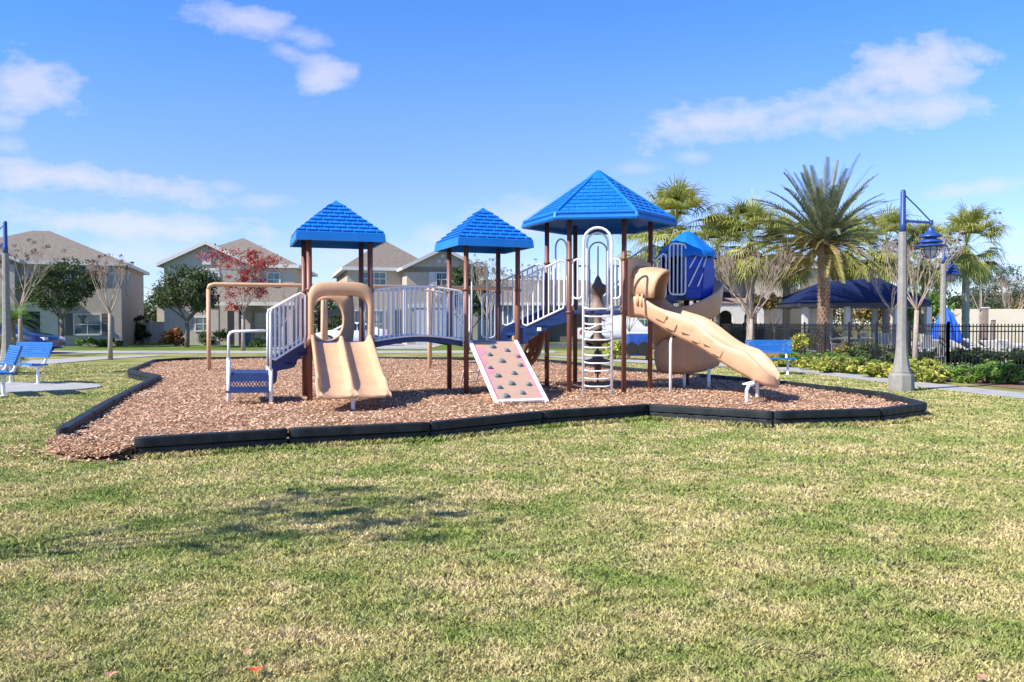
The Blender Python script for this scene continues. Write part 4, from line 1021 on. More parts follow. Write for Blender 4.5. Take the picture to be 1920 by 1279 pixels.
def window(h, u0, u1, z0, z1, w=0.0, shutters=0, grid_=(2, 2), sm=None, side=None):
    """side: None = front facade; 'L'/'R' = side wall at u0 running along w (u0,u1 are w range), w = u position"""
    def B(mb, a0, a1, d0, d1, c0, c1):
        if side is None: mb.box(a0, a1, w - d1, w - d0, c0, c1)
        elif side == 'R': mb.box(w + d0, w + d1, a0, a1, c0, c1)
        else: mb.box(w - d1, w - d0, a0, a1, c0, c1)
        return mb
    f = MB(); t = .09
    B(f, u0 - t, u0, .01, .07, z0 - t, z1 + t); B(f, u1, u1 + t, .01, .07, z0 - t, z1 + t); B(f, u0, u1, .01, .07, z1, z1 + t); B(f, u0, u1, .01, .09, z0 - t, z0)
    for i in range(1, grid_[0]): q = u0 + (u1 - u0) * i / grid_[0]; B(f, q - .02, q + .02, .01, .05, z0, z1)
    for i in range(1, grid_[1]): q = z0 + (z1 - z0) * i / grid_[1]; B(f, u0, u1, .015, .055, q - .025, q + .025)
    o = f.build('window', m_trim, h); B(MB(), u0, u1, .005, .03, z0, z1).build('pane', m_win, o)
    if shutters:
        for q in (u0 - t - shutters, u1 + t + .02):
            s = MB(); B(s, q, q + shutters - .02, .01, .06, z0 - t, z1 + t)
            for k in range(6): zz = z0 + (z1 - z0) * k / 6; B(s, q + .03, q + shutters - .05, .055, .075, zz, zz + .08)
            s.build('shutter', sm or m_shut, o)
    return o

# ---- house one: front-right corner at local origin, facade runs to -u
H1 = house_root('grey_house', 'greige two storey hip roofed house at the far left behind the blue car', (-24.1, 50.6, 0), R(17))
walls(H1, [(-5.6, 0, 0, 10, 0, 5.1), (-10.6, -5.6, -.8, 9, 0, 5.1)], m_stucco)
hip(H1, -11, 0, 0.02, 10, 5.12, 7.45); gable(H1, -10.6, -5.6, -.8, 5, 5.14, 6.4, wm=m_stucco)
MB().box(-5.95, -4.5, -.06, .5, .01, 2.1).build('door', m_dark, H1)
MB().box(-6.1, -4.3, -.12, -.04, 2.1, 2.6).box(-4.45, -3.5, -.10, .0, 0, 2.6).build('porch_surround', m_stucco3, H1)
window(H1, -2.75, -1.95, 4.0, 4.85, shutters=0); window(H1, -2.6, -1.2, .75, 1.9, shutters=.42); window(H1, -9, -7.2, 3.6, 4.7, w=-.8); window(H1, -9, -7, .8, 2.2, w=-.8)
window(H1, 2.2, 2.9, 3.3, 4.6, w=0, side='R', grid_=(1, 2)); window(H1, 7.2, 8.2, .2, 2.2, w=0, side='R', grid_=(1, 1))
# ---- house two
H2 = house_root('sided_house', 'two storey house with front gable of lap siding behind the red leafed tree', (-22.15, 52.2, 0), R(7))
walls(H2, [(0, 5.3, 0, 10, 0, 2.85), (5.3, 8.0, .6, 10, 0, 2.85)], m_stucco); walls(H2, [(0, 5.3, .02, 10, 2.85, 5.16), (5.3, 8.0, .62, 10, 2.85, 5.16)], m_siding, 'upper_wall')
gable(H2, 0, 5.3, 0, 6, 5.18, 6.62); hip(H2, 0.0, 8.0, .6, 10.6, 5.20, 7.35)
MB().add([(3.3, .0, 3.75), (8.3, .55, 3.75), (8.3, -1.9, 2.72), (3.3, -1.9, 2.72)], [(0, 1, 2, 3)]).build('porch_roof', m_shingle, H2, solid=.05)
MB().box(3.25, 8.35, -1.97, -1.92, 2.50, 2.72).build('porch_fascia', m_trim, H2)
for q in ((3.3, 3.75, -1.85, -1.45), (4.7, 4.95, -1.85, -1.6), (7.9, 8.2, -1.85, -1.55)): MB().box(*q, 0, 2.52).build('porch_column', m_stucco, H2)
MB().box(3.9, 4.85, -.06, -.01, .02, 2.2).build('door', m_door, H2)
window(H2, 1.95, 2.85, .95, 1.75, w=0); window(H2, 2.2, 3.35, 3.95, 4.62, w=0.02, grid_=(2, 1)); window(H2, 6.35, 7.05, 3.85, 4.65, w=.62)
MB().box(2.2, 3.4, -.03, -.0, 4.78, 4.9).build('window_hood', m_trim, H2); MB().box(2.38, 2.92, -.1, 0, 5.15, 5.85).build('gable_vent', m_trim, H2)
window(H2, 5.6, 7.2, .5, 2.0, w=.6)
# ---- house three
H3 = house_root('tan_house', 'tan two storey house with three round vents in its gable behind the bridge', (-10.85, 54.0, 0), R(16))
walls(H3, [(0, 3.6, 0, 10, 0, 5.06), (3.6, 8.3, -2.2, 9, 0, 5.06)], m_stucco2)
hip(H3, 0, 5.6, 0, 10.2, 5.08, 7.2); gable(H3, 3.6, 8.3, -2.2, 7, 5.0, 6.35, wm=m_stucco2)
window(H3, 1.0, 2.5, 3.95, 4.75, w=0, grid_=(4, 2)); window(H3, 5.55, 6.2, 3.85, 4.65, w=-2.2, shutters=.42, sm=m_trim)
for (u_, z_) in ((5.95, 5.78), (5.72, 5.45), (6.18, 5.45)):
    MB().tube([(u_, -2.27, z_), (u_, -2.18, z_)], .12, 14).build('round_vent', m_trim, H3)
MB().box(3.05, 3.58, -.05, 0, .02, 2.3).build('door', m_dark, H3); window(H3, .5, 2.4, .5, 2.2, w=0, grid_=(4, 2)); 
MB().box(4.2, 7.4, -2.26, -2.2, .02, 2.3).build('garage_door', m_garage, H3)
MB().box(3.7, 8.3, -2.3, -2.2, 2.4, 2.62).build('garage_lintel', m_trim, H3)
MB().box(-1.5, -.0, 1.5, 9, 0.0, 2.3).build('side_wall', m_shut, H3)
# ---- small house between one and two
H4 = house_root('rear_house', 'small house end with white eave between the two left houses', (-28.6, 66, 0), R(4))
walls(H4, [(0, 6, 0, 6, 0, 4.0)], m_stucco2); hip(H4, 0, 6, 0, 6, 4.0, 5.5)
# ---- garages right of house three
H5 = house_root('low_garage_house', 'low tan roofed garage block seen through the white stair railings', (-1.3, 60, 0), R(3))
walls(H5, [(-3.5, 3.5, 0, 9, 0, 2.9), (3.5, 7.6, .8, 9, 0, 2.9)], m_stucco3); 
MB().add([(-3.8, -.4, 2.9), (7.9, -.4, 2.9), (7.9, 6, 4.9), (-3.8, 6, 4.9)], [(0, 1, 2, 3)]).build('roof', m_shingle, H5, solid=.12)
MB().box(-3.8, 7.9, -.47, -.41, 2.70, 2.92).build('fascia', m_trim, H5)
MB().box(-.6, 2.4, -.06, -.0, .02, 2.2).build('garage_door', m_garage, H5); MB().box(3.9, 7.0, .72, .79, .02, 2.1).build('garage_door', m_shut, H5)
MB().box(-3.2, -1.4, -.05, 0, .02, 2.1).build('door', m_door, H5)
H6 = house_root('white_walled_house', 'white walled house with reddish roof seen through the arched ladder', (6.6, 60, 0), R(-3))
walls(H6, [(0, 9, 0, 9, 0, 3.3)], m_stucco3); 
MB().add([(-.7, -.4, 3.35), (2.6, -.4, 5.4), (2.6, 9, 5.4), (-.7, 9, 3.35)], [(0, 1, 2, 3)]).add([(2.6, -.4, 5.4), (9.4, -.4, 5.0), (9.4, 9, 5.0), (2.6, 9, 5.4)], [(0, 1, 2, 3)]).build('roof', m_shingle_r, H6, solid=.15)
MB().slab([(0, .02, 3.3), (9, .02, 3.3), (9, .02, 4.9), (2.6, .02, 5.2)], (0, .1, 0)).build('gable_wall', m_stucco3, H6)
window(H6, .8, 1.7, 1.0, 2.6, w=0); window(H6, 3.2, 4.3, 3.4, 4.4, w=0); MB().box(5.6, 6.6, -.05, 0, .02, 2.2).build('door', m_shut, H6); window(H6, 2.6, 3.6, 1, 2.4, w=0)
# ---- house with arched porch at the right
H7 = house_root('arched_porch_house', 'two storey tan house with white arched porch behind the iron fence', (13.8, 58, 0), R(3))
walls(H7, [(0, 3.0, 1.2, 10, 0, 4.95), (-2.2, 0, -1.2, 8, 0, 3.9)], m_stucco3); walls(H7, [(3.0, 5.6, 0, 10, 0, 4.95)], m_stucco2, 'upper_wall'); walls(H7, [(5.6, 9.2, 1.5, 10, 0, 5.6)], m_siding2, 'side_wing')
hip(H7, 0, 5.6, .2, 9.5, 4.97, 6.3, m_=m_shingle_r)
gable(H7, -2.2, 0.3, -1.2, 6, 3.9, 4.9, m_=m_shingle_r, wm=m_stucco3)
hip(H7, 5.6, 9.2, 1.5, 10, 5.6, 6.6, m_=m_shingle_r)
MB().add([(.2, -1.2, 2.75), (5.0, -1.2, 2.75), (5.0, 1.0, 3.2), (.2, 1.0, 3.2)], [(0, 1, 2, 3)]).build('porch_roof', m_shingle_r, H7, solid=.08)
mb = MB()
def arch_wall(u0, u1, z1, w, ac, hw, zt_):
    K = 10; pts = [(u0, w, 0), (ac - hw, w, 0), (ac - hw, w, zt_ - hw)] + [(ac - hw * math.cos(PI * k / K), w, zt_ - hw + hw * math.sin(PI * k / K)) for k in range(1, K)] + [(ac + hw, w, zt_ - hw), (ac + hw, w, 0), (u1, w, 0), (u1, w, z1), (u0, w, z1)]
    mb.slab(pts, (0, .25, 0))
arch_wall(.2, 1.9, 2.7, -1.1, 1.0, .5, 2.3); arch_wall(1.9, 3.7, 2.7, -1.1, 2.8, .5, 2.3)
mb.build('arched_porch', m_stucco3, H7)
MB().box(.5, 2.9, 1.12, 1.19, .02, 2.3).build('porch_shade_panel', m_dark, H7); MB().box(.4, 2.6, 1.1, 1.19, 3.0, 3.65).build('balcony_shade_panel', m_dark, H7)  # flat near-black panels on the wall, shade of porch and balcony painted in
window(H7, .6, 2.2, 3.9, 4.5, w=1.2, grid_=(3, 1)); window(H7, 6.4, 7.2, 4.0, 4.75, w=1.5)
# cream wall and far roof at the right
cw = MB().box(31, 75, 60, 60.4, 0, 2.45).build('long_wall', mat('cream_wall', (0.62, 0.55, 0.42), (0.66, 0.59, 0.46), scale=1, rough=.9), None, loc=(31, 60, 0)); tag(cw, 'long cream boundary wall at the far right behind the pool', 'wall')
# white yard fences
def yfence(label, x0, y0, x1, y1, h, m_=m_trim):
    t = thing('yard_fence', label, 'fence', (x0, y0, 0)); a = Vector((x0, y0, 0)); b = Vector((x1, y1, 0)); Ln = (b - a).length; n = max(1, int(Ln / 1.8))
    MB().bar(a + Vector((0, 0, h / 2)), b + Vector((0, 0, h / 2)), .04, h - .1).build('panel', m_, t)
    for i in range(n + 1):
        p = a.lerp(b, i / n); MB().box(p.x - .07, p.x + .07, p.y - .07, p.y + .07, 0, h + .05).build('fence_post', m_, t)
yfence('white vinyl fence between the grey house and the sided house', -27.0, 56.5, -22.6, 56.0, 1.55)
yfence('white vinyl fence right of the tan house behind the tower rails', -2.6, 56.8, 2.2, 56.8, 1.9)

# ================================================================== CARS
m_carblue = mat('blue_car_paint', (0.006, 0.015, 0.10), rough=0.2, coat=1.0, spec=.6)
m_carwhite = mat('white_car_paint', (0.75, 0.76, 0.78), rough=0.25, coat=1.0)
m_tyre = mat('tyre_rubber', (0.015, 0.015, 0.016), rough=0.8); m_rim = mat('alloy_rim', (0.45, 0.46, 0.48), rough=0.3, metallic=.8)
m_tail = mat('tail_light', (0.55, 0.01, 0.015), rough=0.25); m_head = mat('head_light', (0.7, 0.72, 0.75), rough=0.15)
m_cglass = mat('car_glass', (0.015, 0.02, 0.025), rough=0.05, spec=1.0)
def car(name, label, paint, st, glass, wheels, hw=.88, rw=.33, group=None, tail=True):
    """st: stations (x, z_bottom, z_belt, z_top, halfwidth_factor_top). front at +x"""
    t = thing(name, label, 'car' if 'pickup' not in name else 'pickup truck', local=True)
    rows = []
    for (x, zb, zs, zt_, tw) in st:
        w_ = hw * (1 - .10 * (abs(x) / 2.4) ** 4)
        rows.append([(x, -w_ * .9, zb), (x, -w_, zb + .12), (x, -w_, (zb + zs) / 2), (x, -w_ * .96, zs), (x, -hw * tw, zt_ - .03), (x, -hw * tw * .8, zt_), (x, hw * tw * .8, zt_), (x, hw * tw, zt_ - .03), (x, w_ * .96, zs), (x, w_, (zb + zs) / 2), (x, w_, zb + .12), (x, w_ * .9, zb)])
    MB().grid(rows, closed=True).add(rows[0], [tuple(range(12))]).add(rows[-1], [tuple(range(11, -1, -1))]).build('body', paint, t, smooth=True, bevel=0)
    for poly in glass:
        for s_ in (-1, 1):
            MB().add([(x, s_ * (hw * (.965 - .23 * max(0, (z - .9) / .5)) + .012), z) for (x, z) in poly], [tuple(range(len(poly)))]).build('side_window', m_cglass, t, solid=.01)
    for wx in wheels:
        for s_ in (-1, 1):
            o = MB().tube([(wx, s_ * (hw - .2), rw), (wx, s_ * (hw + .015), rw)], rw, 20).build('wheel', m_tyre, t, bevel=.02)
            MB().tube([(wx, s_ * (hw + .0), rw), (wx, s_ * (hw + .025), rw)], rw * .62, 14).build('rim', m_rim, o)
    x0, x1 = st[0][0], st[-1][0]
    for s_ in (-1, 1):
        MB().box(x0 - .03, x0 + .16, s_ * hw * .78 - .12, s_ * hw * .78 + .14 * 1, .72, .92).build('tail_light', m_tail, t)
        MB().box(x1 - .20, x1 + .0, s_ * hw * .72 - .14, s_ * hw * .72 + .14, .62, .76).build('headlight', m_head, t)
    return t
sedan = [(-2.3, .35, .7, .75, .8), (-2.25, .22, .85, .98, .8), (-1.7, .2, .92, 1.05, .78), (-1.2, .2, .92, 1.30, .68), (-.6, .2, .92, 1.44, .66), (.1, .2, .91, 1.44, .66), (.6, .2, .9, 1.28, .68), (1.15, .2, .88, .98, .8), (1.7, .2, .84, .90, .8), (2.2, .22, .70, .76, .78), (2.3, .32, .55, .6, .7)]
sgl = [[(-1.15, .95), (-1.0, 1.22), (-.55, 1.36), (-.35, 1.37), (-.35, .95)], [(-.28, .95), (-.28, 1.37), (.1, 1.36), (.5, 1.22), (.95, .97)]]
place(car('parked_car', 'dark blue car parked at the far left behind the benches', m_carblue, sedan, sgl, (-1.4, 1.4)), (U(14, 640, 38).x, 38.0, 0), R(-4))
place(car('parked_car', 'white car parked in the driveway seen through the slide opening', m_carwhite, sedan, sgl, (-1.4, 1.4)), (U(660, 640, 51).x, 51.0, .02), PI + R(10))
pick = [(-2.7, .45, .9, .95, .9), (-2.68, .4, 1.05, 1.1, .93), (-.9, .4, 1.05, 1.1, .93), (-.86, .4, 1.1, 1.78, .75), (-.2, .4, 1.1, 1.86, .74), (.6, .4, 1.1, 1.84, .74), (1.2, .4, 1.08, 1.2, .85), (2.3, .4, 1.0, 1.08, .85), (2.7, .45, .8, .85, .8)]
pgl = [[(-.78, 1.15), (-.78, 1.68), (.0, 1.72), (.0, 1.15)], [(.07, 1.15), (.07, 1.72), (.55, 1.68), (1.0, 1.18)]]
place(car('pickup_truck', 'white pickup truck parked beyond the arched ladder', m_carwhite, pick, pgl, (-1.75, 1.75), hw=.95, rw=.40), (U(1166, 640, 50).x, 50.0, .02), R(6))
# blue cart near the path
ct = thing('wheeled_cart', 'blue panelled cart with two black wheels behind the right tower post', 'cart', (U(1197, 640, 31).x, 31, 0)); cx_ = U(1197, 640, 31).x
m_cart = mat('blue_metal', (0.01, 0.06, 0.30), (0.03, 0.1, 0.4), scale=8, rough=.35)
MB().box(cx_ - .40, cx_ + .40, 30.8, 31.4, .16, .98).build('body', m_cart, ct, bevel=.03)
for s_ in (-.3, .17): MB().tube([(cx_ + s_, 30.66, .44), (cx_ + s_, 30.78, .44)], .26 if s_ > 0 else .24, 20).build('wheel', m_tyre, ct, bevel=.02)
MB().tube([(cx_ - .42, 30.8, 1.03), (cx_ + .42, 30.8, 1.03)], .02, 6).build('top_rail', m_white, ct)
for s_ in (-.35, .35): MB().box(cx_ + s_ - .03, cx_ + s_ + .03, 30.9, 31.3, 0, .4).build('leg', m_brown, ct)
# recycling bin by house two
bn = thing('wheelie_bin', 'blue wheeled rubbish bin beside the door of the sided house', 'bin', (U(461, 640, 49.5).x, 49.5, 0)); bx_ = U(461, 640, 49.5).x
MB().lathe([(.26, .05), (.38, .95)], (bx_, 49.5), 4, rot=PI / 4).build('tub', mat('bin_blue', (.02, .12, .2), rough=.5), bn, bevel=.02); MB().box(bx_ - .33, bx_ + .33, 49.15, 49.85, .95, 1.02).build('lid', m_cart, bn, bevel=.02)
for s_ in (-.24, .24): MB().tube([(bx_ + s_, 49.8, .1), (bx_ + s_ + .05, 49.8, .1)], .1, 10).build('wheel', m_tyre, bn)

# ================================================================== iron fence
def picket_run(label, P, Q):
    P, Q = Vector((P[0], P[1], 0)), Vector((Q[0], Q[1], 0)); Ln = (Q - P).length; nb = max(1, round(Ln / 2.4)); a = (Q - P).normalized()
    t = thing('iron_fence', label, 'fence', P)
    for i in range(nb + 1):
        p = P + a * (Ln * i / nb); MB().box(p.x - .032, p.x + .032, p.y - .032, p.y + .032, 0, 1.40).lathe([(.045, 1.40), (.045, 1.42), (0, 1.45)], (p.x, p.y), 4, rot=PI / 4).build('fence_post', m_fence, t)
        if i < nb:
            q = P + a * (Ln * (i + 1) / nb); mb = MB(); s_ = (q - p).length
            for z in (.14, 1.14, 1.29): mb.bar((p.x, p.y, z), (q.x, q.y, z), .03, .035)
            k = int(s_ / .105)
            for j in range(1, k): c = p + a * (s_ * j / k); mb.box(c.x - .011, c.x + .011, c.y - .011, c.y + .011, .05, 1.37)
            mb.build('fence_panel', m_fence, t)
picket_run('black iron picket fence running away behind the yellow shrubs', (13.0, 24.4), (13.0, 50.8))
picket_run('black iron picket fence at the right edge in front of the pool furniture', (13.0, 24.4), (27.6, 24.6))
picket_run('far black iron picket fence behind the twisting slide', (13.0, 50.8), (6.0, 51.0))
# ---- pavilion
pv = thing('pool_pavilion', 'open pool pavilion with dark blue roof on white columns behind the palm', 'pavilion', (14.2, 38.4, 0))
m_nroof = mat('navy_metal_roof', (0.008, 0.016, 0.065), (0.014, 0.026, 0.095), scale=2, rough=0.7, spec=.2)
z_ = 2.36
c8 = [(13.2, 37.6, z_), (19.3, 37.6, z_), (19.3, 43, z_), (13.2, 43, z_)]; rg = [(15.2, 40.3, 3.42), (18.0, 40.3, 3.62)]
MB().add(c8 + rg, [(0, 1, 5, 4), (1, 2, 5), (2, 3, 4, 5), (3, 0, 4), (0, 3, 2, 1)]).build('roof', m_nroof, pv)
MB().box(13.25, 19.25, 37.65, 42.95, z_ - .2, z_ - .02).build('beam', mat('beam_dark', (.03, .03, .05), rough=.6), pv)
for (px_, Yc) in ((1509, 38.4), (1588, 38.4), (1681, 38.4), (1556, 42.4), (1525, 42.4), (1640, 42.4), (1740, 38.4)):
    xx = U(px_, 600, Yc).x; MB().box(xx - .12, xx + .12, Yc - .12, Yc + .12, 0, z_ - .2).box(xx - .17, xx + .17, Yc - .17, Yc + .17, 0, .35).build('column', m_trim, pv, bevel=.01)
# ---- pool furniture
m_pfur = mat('pool_furniture_white', (0.72, 0.72, 0.71), rough=.5); m_psling = mat('sling_blue', (.02, .03, .16), rough=.7)
def lounger(label):
    t = thing('pool_lounger', label, 'lounger', local=True, group='white loungers on the pool deck')
    MB().tube([(-.3, -.95, .36), (-.3, .3, .36), (-.3, .95, .72)], .022, 6).tube([(.3, -.95, .36), (.3, .3, .36), (.3, .95, .72)], .022, 6).build('frame', m_pfur, t)
    MB().add([(-.29, -.95, .365), (.29, -.95, .365), (.29, .3, .365), (-.29, .3, .365), (.29, .95, .72), (-.29, .95, .72)], [(0, 1, 2, 3), (3, 2, 4, 5)]).build('sling', m_pfur, t, solid=.015)
    for s_ in (-1, 1):
        for y_ in (-.8, .35): MB().box(.3 * s_ - .02, .3 * s_ + .02, y_ - .02, y_ + .02, 0, .35).build('leg', m_pfur, t)
    return t
def pchair(label):
    t = thing('pool_chair', label, 'chair', local=True, group='white chairs on the pool deck')
    MB().box(-.26, .26, -.25, .25, .42, .45).build('seat', m_pfur, t, bevel=.01); MB().slab([(-.26, .25, .45), (.26, .25, .45), (.22, .36, .92), (-.22, .36, .92)], (0, .025, 0)).build('backrest', m_pfur, t)
    for s_ in (-1, 1):
        MB().tube([(.28 * s_, -.22, .44), (.28 * s_, -.22, .64), (.28 * s_, .28, .66)], .018, 6).build('armrest', m_pfur, t)
        for y_ in (-.22, .24): MB().box(.25 * s_ - .016, .25 * s_ + .016, y_ - .016, y_ + .016, 0, .42).build('leg', m_pfur, t)
    return t
def ptable(label):
    t = thing('pool_table', label, 'table', local=True, group='round tables on the pool deck')
    MB().lathe([(.5, .70), (.52, .715), (.5, .73)], (0, 0), 20).build('table_top', m_pfur, t)
    for k in range(4): a = PI / 4 + k * PI / 2; MB().tube([(.12 * math.cos(a), .12 * math.sin(a), .7), (.36 * math.cos(a), .36 * math.sin(a), 0)], .018, 6).build('leg', m_pfur, t)
    return t
lg_ = place(lounger('white lounger on the pool deck, third from the fence corner'), (20.0, 31, .03), R(15))
L0 = [(1735, 33, 'leftmost white lounger right of the near lamp post'), (1785, 31, 'white lounger at the foot of the blue umbrella'), (1822, 30.5, 'white lounger just left of the thin grey deck post'), (1856, 33.5, 'white lounger behind the dark deck post'), (1884, 30, 'white lounger second from the right edge of the photo'), (1915, 31, 'white lounger cut by the right edge of the photo')]
for i, (px_, Y_, lb_) in enumerate(L0):
    if i == 0: lg_['label'] = lb_; place(lg_, (U(px_, 600, Y_).x, Y_, .03), R(70))
    else: dup(lg_, (U(px_, 600, Y_).x, Y_, .03), R(70 + (i * 37) % 50), lb_)
c0 = pchair('x'); CH = [(1655, 36, 20, 'white pool chair under the right end of the pavilion'), (1668, 37.5, 140, 'white pool chair on the far side of the pavilion table'), (1725, 30.5, 200, 'white pool chair between the near lamp post and its bare tree'), (1745, 34, 90, 'white pool chair left of the blue umbrella'), (1606, 37, -80, 'white pool chair beside the middle pavilion column'), (1572, 36.5, 60, 'white pool chair right of the palm trunk')]
for i, (px_, Y_, r_, lb_) in enumerate(CH):
    if i == 0: c0['label'] = lb_; place(c0, (U(px_, 600, Y_).x, Y_, .03), R(r_))
    else: dup(c0, (U(px_, 600, Y_).x, Y_, .03), R(r_), lb_)
t0 = ptable('round white table under the pavilion beside its right column'); place(t0, (U(1637, 600, 36.2).x, 36.2, .03))
dup(t0, (U(1585, 600, 35.5).x, 35.5, .03), 0, 'round white table left of the middle pavilion column'); dup(t0, (U(1755, 600, 31.5).x, 31.5, .03), 0, 'round white table in the sun left of the blue umbrella')
um = thing('pool_umbrella', 'half closed bright blue umbrella behind the fence corner post', 'umbrella', (U(1775, 600, 31.8).x, 31.8, 0)); ux = U(1775, 600, 31.8).x
rows = []
for (q, z) in ((.02, 2.0), (.2, 1.75), (.36, 1.35), (.46, .95), (.5, .62)):
    rows.append([(ux + q * (1 + .18 * math.cos(7 * 2 * PI * k / 42)) * math.cos(2 * PI * k / 42), 31.8 + q * (1 + .18 * math.cos(7 * 2 * PI * k / 42)) * math.sin(2 * PI * k / 42), z + (.06 * math.cos(7 * 2 * PI * k / 42) if q > .45 else 0)) for k in range(42)])
MB().grid(rows, closed=True).build('canopy', mat('umbrella_blue', (.01, .10, .62), (.015, .13, .7), scale=3, rough=.7), um, smooth=True, solid=.01)
MB().tube([(ux, 31.8, 0), (ux, 31.8, 2.08)], .022, 8).build('mast', m_pfur, um); MB().lathe([(.28, 0), (.28, .08), (.05, .14)], (ux, 31.8), 16).build('base', m_tyre, um)
for (px_, y0_, Y_, w_, lb_) in ((1847.5, 578, 38, .10, 'taller dark wooden deck post in front of the cream wall'), (1862.5, 600, 40, .08, 'shorter wooden deck post in front of the cream wall')):
    p = U(px_, y0_, Y_); t = thing('deck_post', lb_, 'post', (p.x, Y_, 0)); MB().box(p.x - w_, p.x + w_, Y_ - w_, Y_ + w_, 0, p.z).build('shaft', m_stone, t, bevel=.01); MB().box(p.x - w_ - .03, p.x + w_ + .03, Y_ - w_ - .03, Y_ + w_ + .03, p.z, p.z + .05).build('cap', m_trim, t)

# ================================================================== VEGETATION
m_bark = mat('grey_bark', (0.30, 0.24, 0.19), (0.42, 0.36, 0.30), scale=12, rough=.9, coords='obj', bump=.5, bscale=60)
m_twig = mat('tan_twig', (0.34, 0.26, 0.20), (0.44, 0.35, 0.28), scale=9, rough=.9, coords='obj')
m_oakbark = mat('oak_bark', (0.14, 0.11, 0.09), (0.22, 0.18, 0.15), scale=12, rough=.95, coords='obj')
m_pod = mat('seed_pod', (0.12, 0.07, 0.05), rough=.9)
def leafmat(nm, a, b, isl=.4, tr=.25, sc=1.2): return mat(nm, a, b, scale=sc, rough=.6, island=isl, transl=tr, spec=.3)
m_oak = leafmat('oak_leaf', (.055, .085, .028), (.10, .135, .05)); m_red = leafmat('maple_leaf', (.28, .02, .025), (.42, .06, .04))
m_croton = leafmat('yellow_leaf', (.22, .30, .05), (.58, .54, .12), sc=6, isl=.5); m_green = leafmat('green_leaf', (.10, .20, .035), (.20, .32, .07), sc=2)
m_redbush = leafmat('red_bush_leaf', (.30, .07, .03), (.22, .16, .04), sc=3); m_sabal = leafmat('sabal_frond', (.22, .28, .07), (.50, .48, .13), sc=1.1, tr=.35)
m_date = leafmat('date_frond', (.11, .14, .075), (.21, .23, .12), tr=.15, sc=1); m_dateold = leafmat('old_frond', (.30, .20, .07), (.19, .20, .055), tr=.2)
m_olive = leafmat('olive_leaf', (.20, .19, .06), (.26, .17, .07)); m_darkleaf = leafmat('dark_leaf', (.035, .065, .02), (.07, .11, .035)); m_cas = leafmat('grey_green_leaf', (.08, .11, .07), (.13, .17, .11))
m_dry = leafmat('dry_grass', (.45, .36, .18), (.36, .34, .14))
def leaves(c, rad, n, size, asp=.5, shell=.35, flat=0.0, seed=None):
    """leaf quads in an ellipsoid"""
    d = rng.normal(size=(n, 3)); d /= np.linalg.norm(d, axis=1)[:, None]
    rr = (shell + (1 - shell) * rng.random(n)) ** .6
    p = np.array(c) + d * rr[:, None] * np.array(rad)
    a = rng.normal(size=(n, 3)); a[:, 2] *= (1 - flat); a /= np.linalg.norm(a, axis=1)[:, None]
    b = np.cross(a, rng.normal(size=(n, 3))); b /= np.linalg.norm(b, axis=1)[:, None]
    s = size * (.6 + .8 * rng.random(n))[:, None]
    return np.stack([p - a * s, p + b * s * asp, p + a * s, p - b * s * asp], 1)
def clumps(c, rad, k, cr, n, size, asp=.5, zmin=-.7):
    out = []
    for i in range(k):
        while True:
            d = rng.normal(size=3); d /= np.linalg.norm(d)
            if d[2] > zmin: break
        q = np.array(c) + d * np.array(rad) * (.35 + .65 * rng.random() ** .5); r_ = cr * (.6 + .8 * rng.random()); out.append(leaves(q, (r_, r_, r_ * .75), int(n * (.6 + .8 * rng.random())), size, asp, shell=.1))
    return np.concatenate(out)
def branch(mb, p, d, ln, r, lev, tips, spread=.5, upb=.25, seg=4, kids=(2, 3), shrink=.72, minr=.004):
    p = Vector(p); d = Vector(d).normalized(); pts = [p.copy()]; rs = [r]
    for i in range(seg):
        d = (d + Vector((random.uniform(-1, 1), random.uniform(-1, 1), random.uniform(-.5, .5))) * .11 + Vector((0, 0, upb * .12))).normalized(); p = p + d * (ln / seg); pts.append(p.copy()); rs.append(max(minr, r * (1 - .45 * (i + 1) / seg)))
    mb.tube(pts, rs, 5 if lev > 1 else 4, cap=False)
    if lev <= 0: tips.append(p); return
    for k in range(random.randint(*kids)):
        ax_ = d.orthogonal().normalized(); ax_.rotate(Matrix.Rotation(random.uniform(0, 2 * PI), 3, d)); nd = (d + ax_ * random.uniform(spread * .5, spread)).normalized()
        st = pts[-1] if k < 2 else pts[-2]
        branch(mb, st, nd, ln * shrink * random.uniform(.8, 1.15), rs[-1] * .85, lev - 1, tips, spread, upb, seg, kids, shrink, minr)
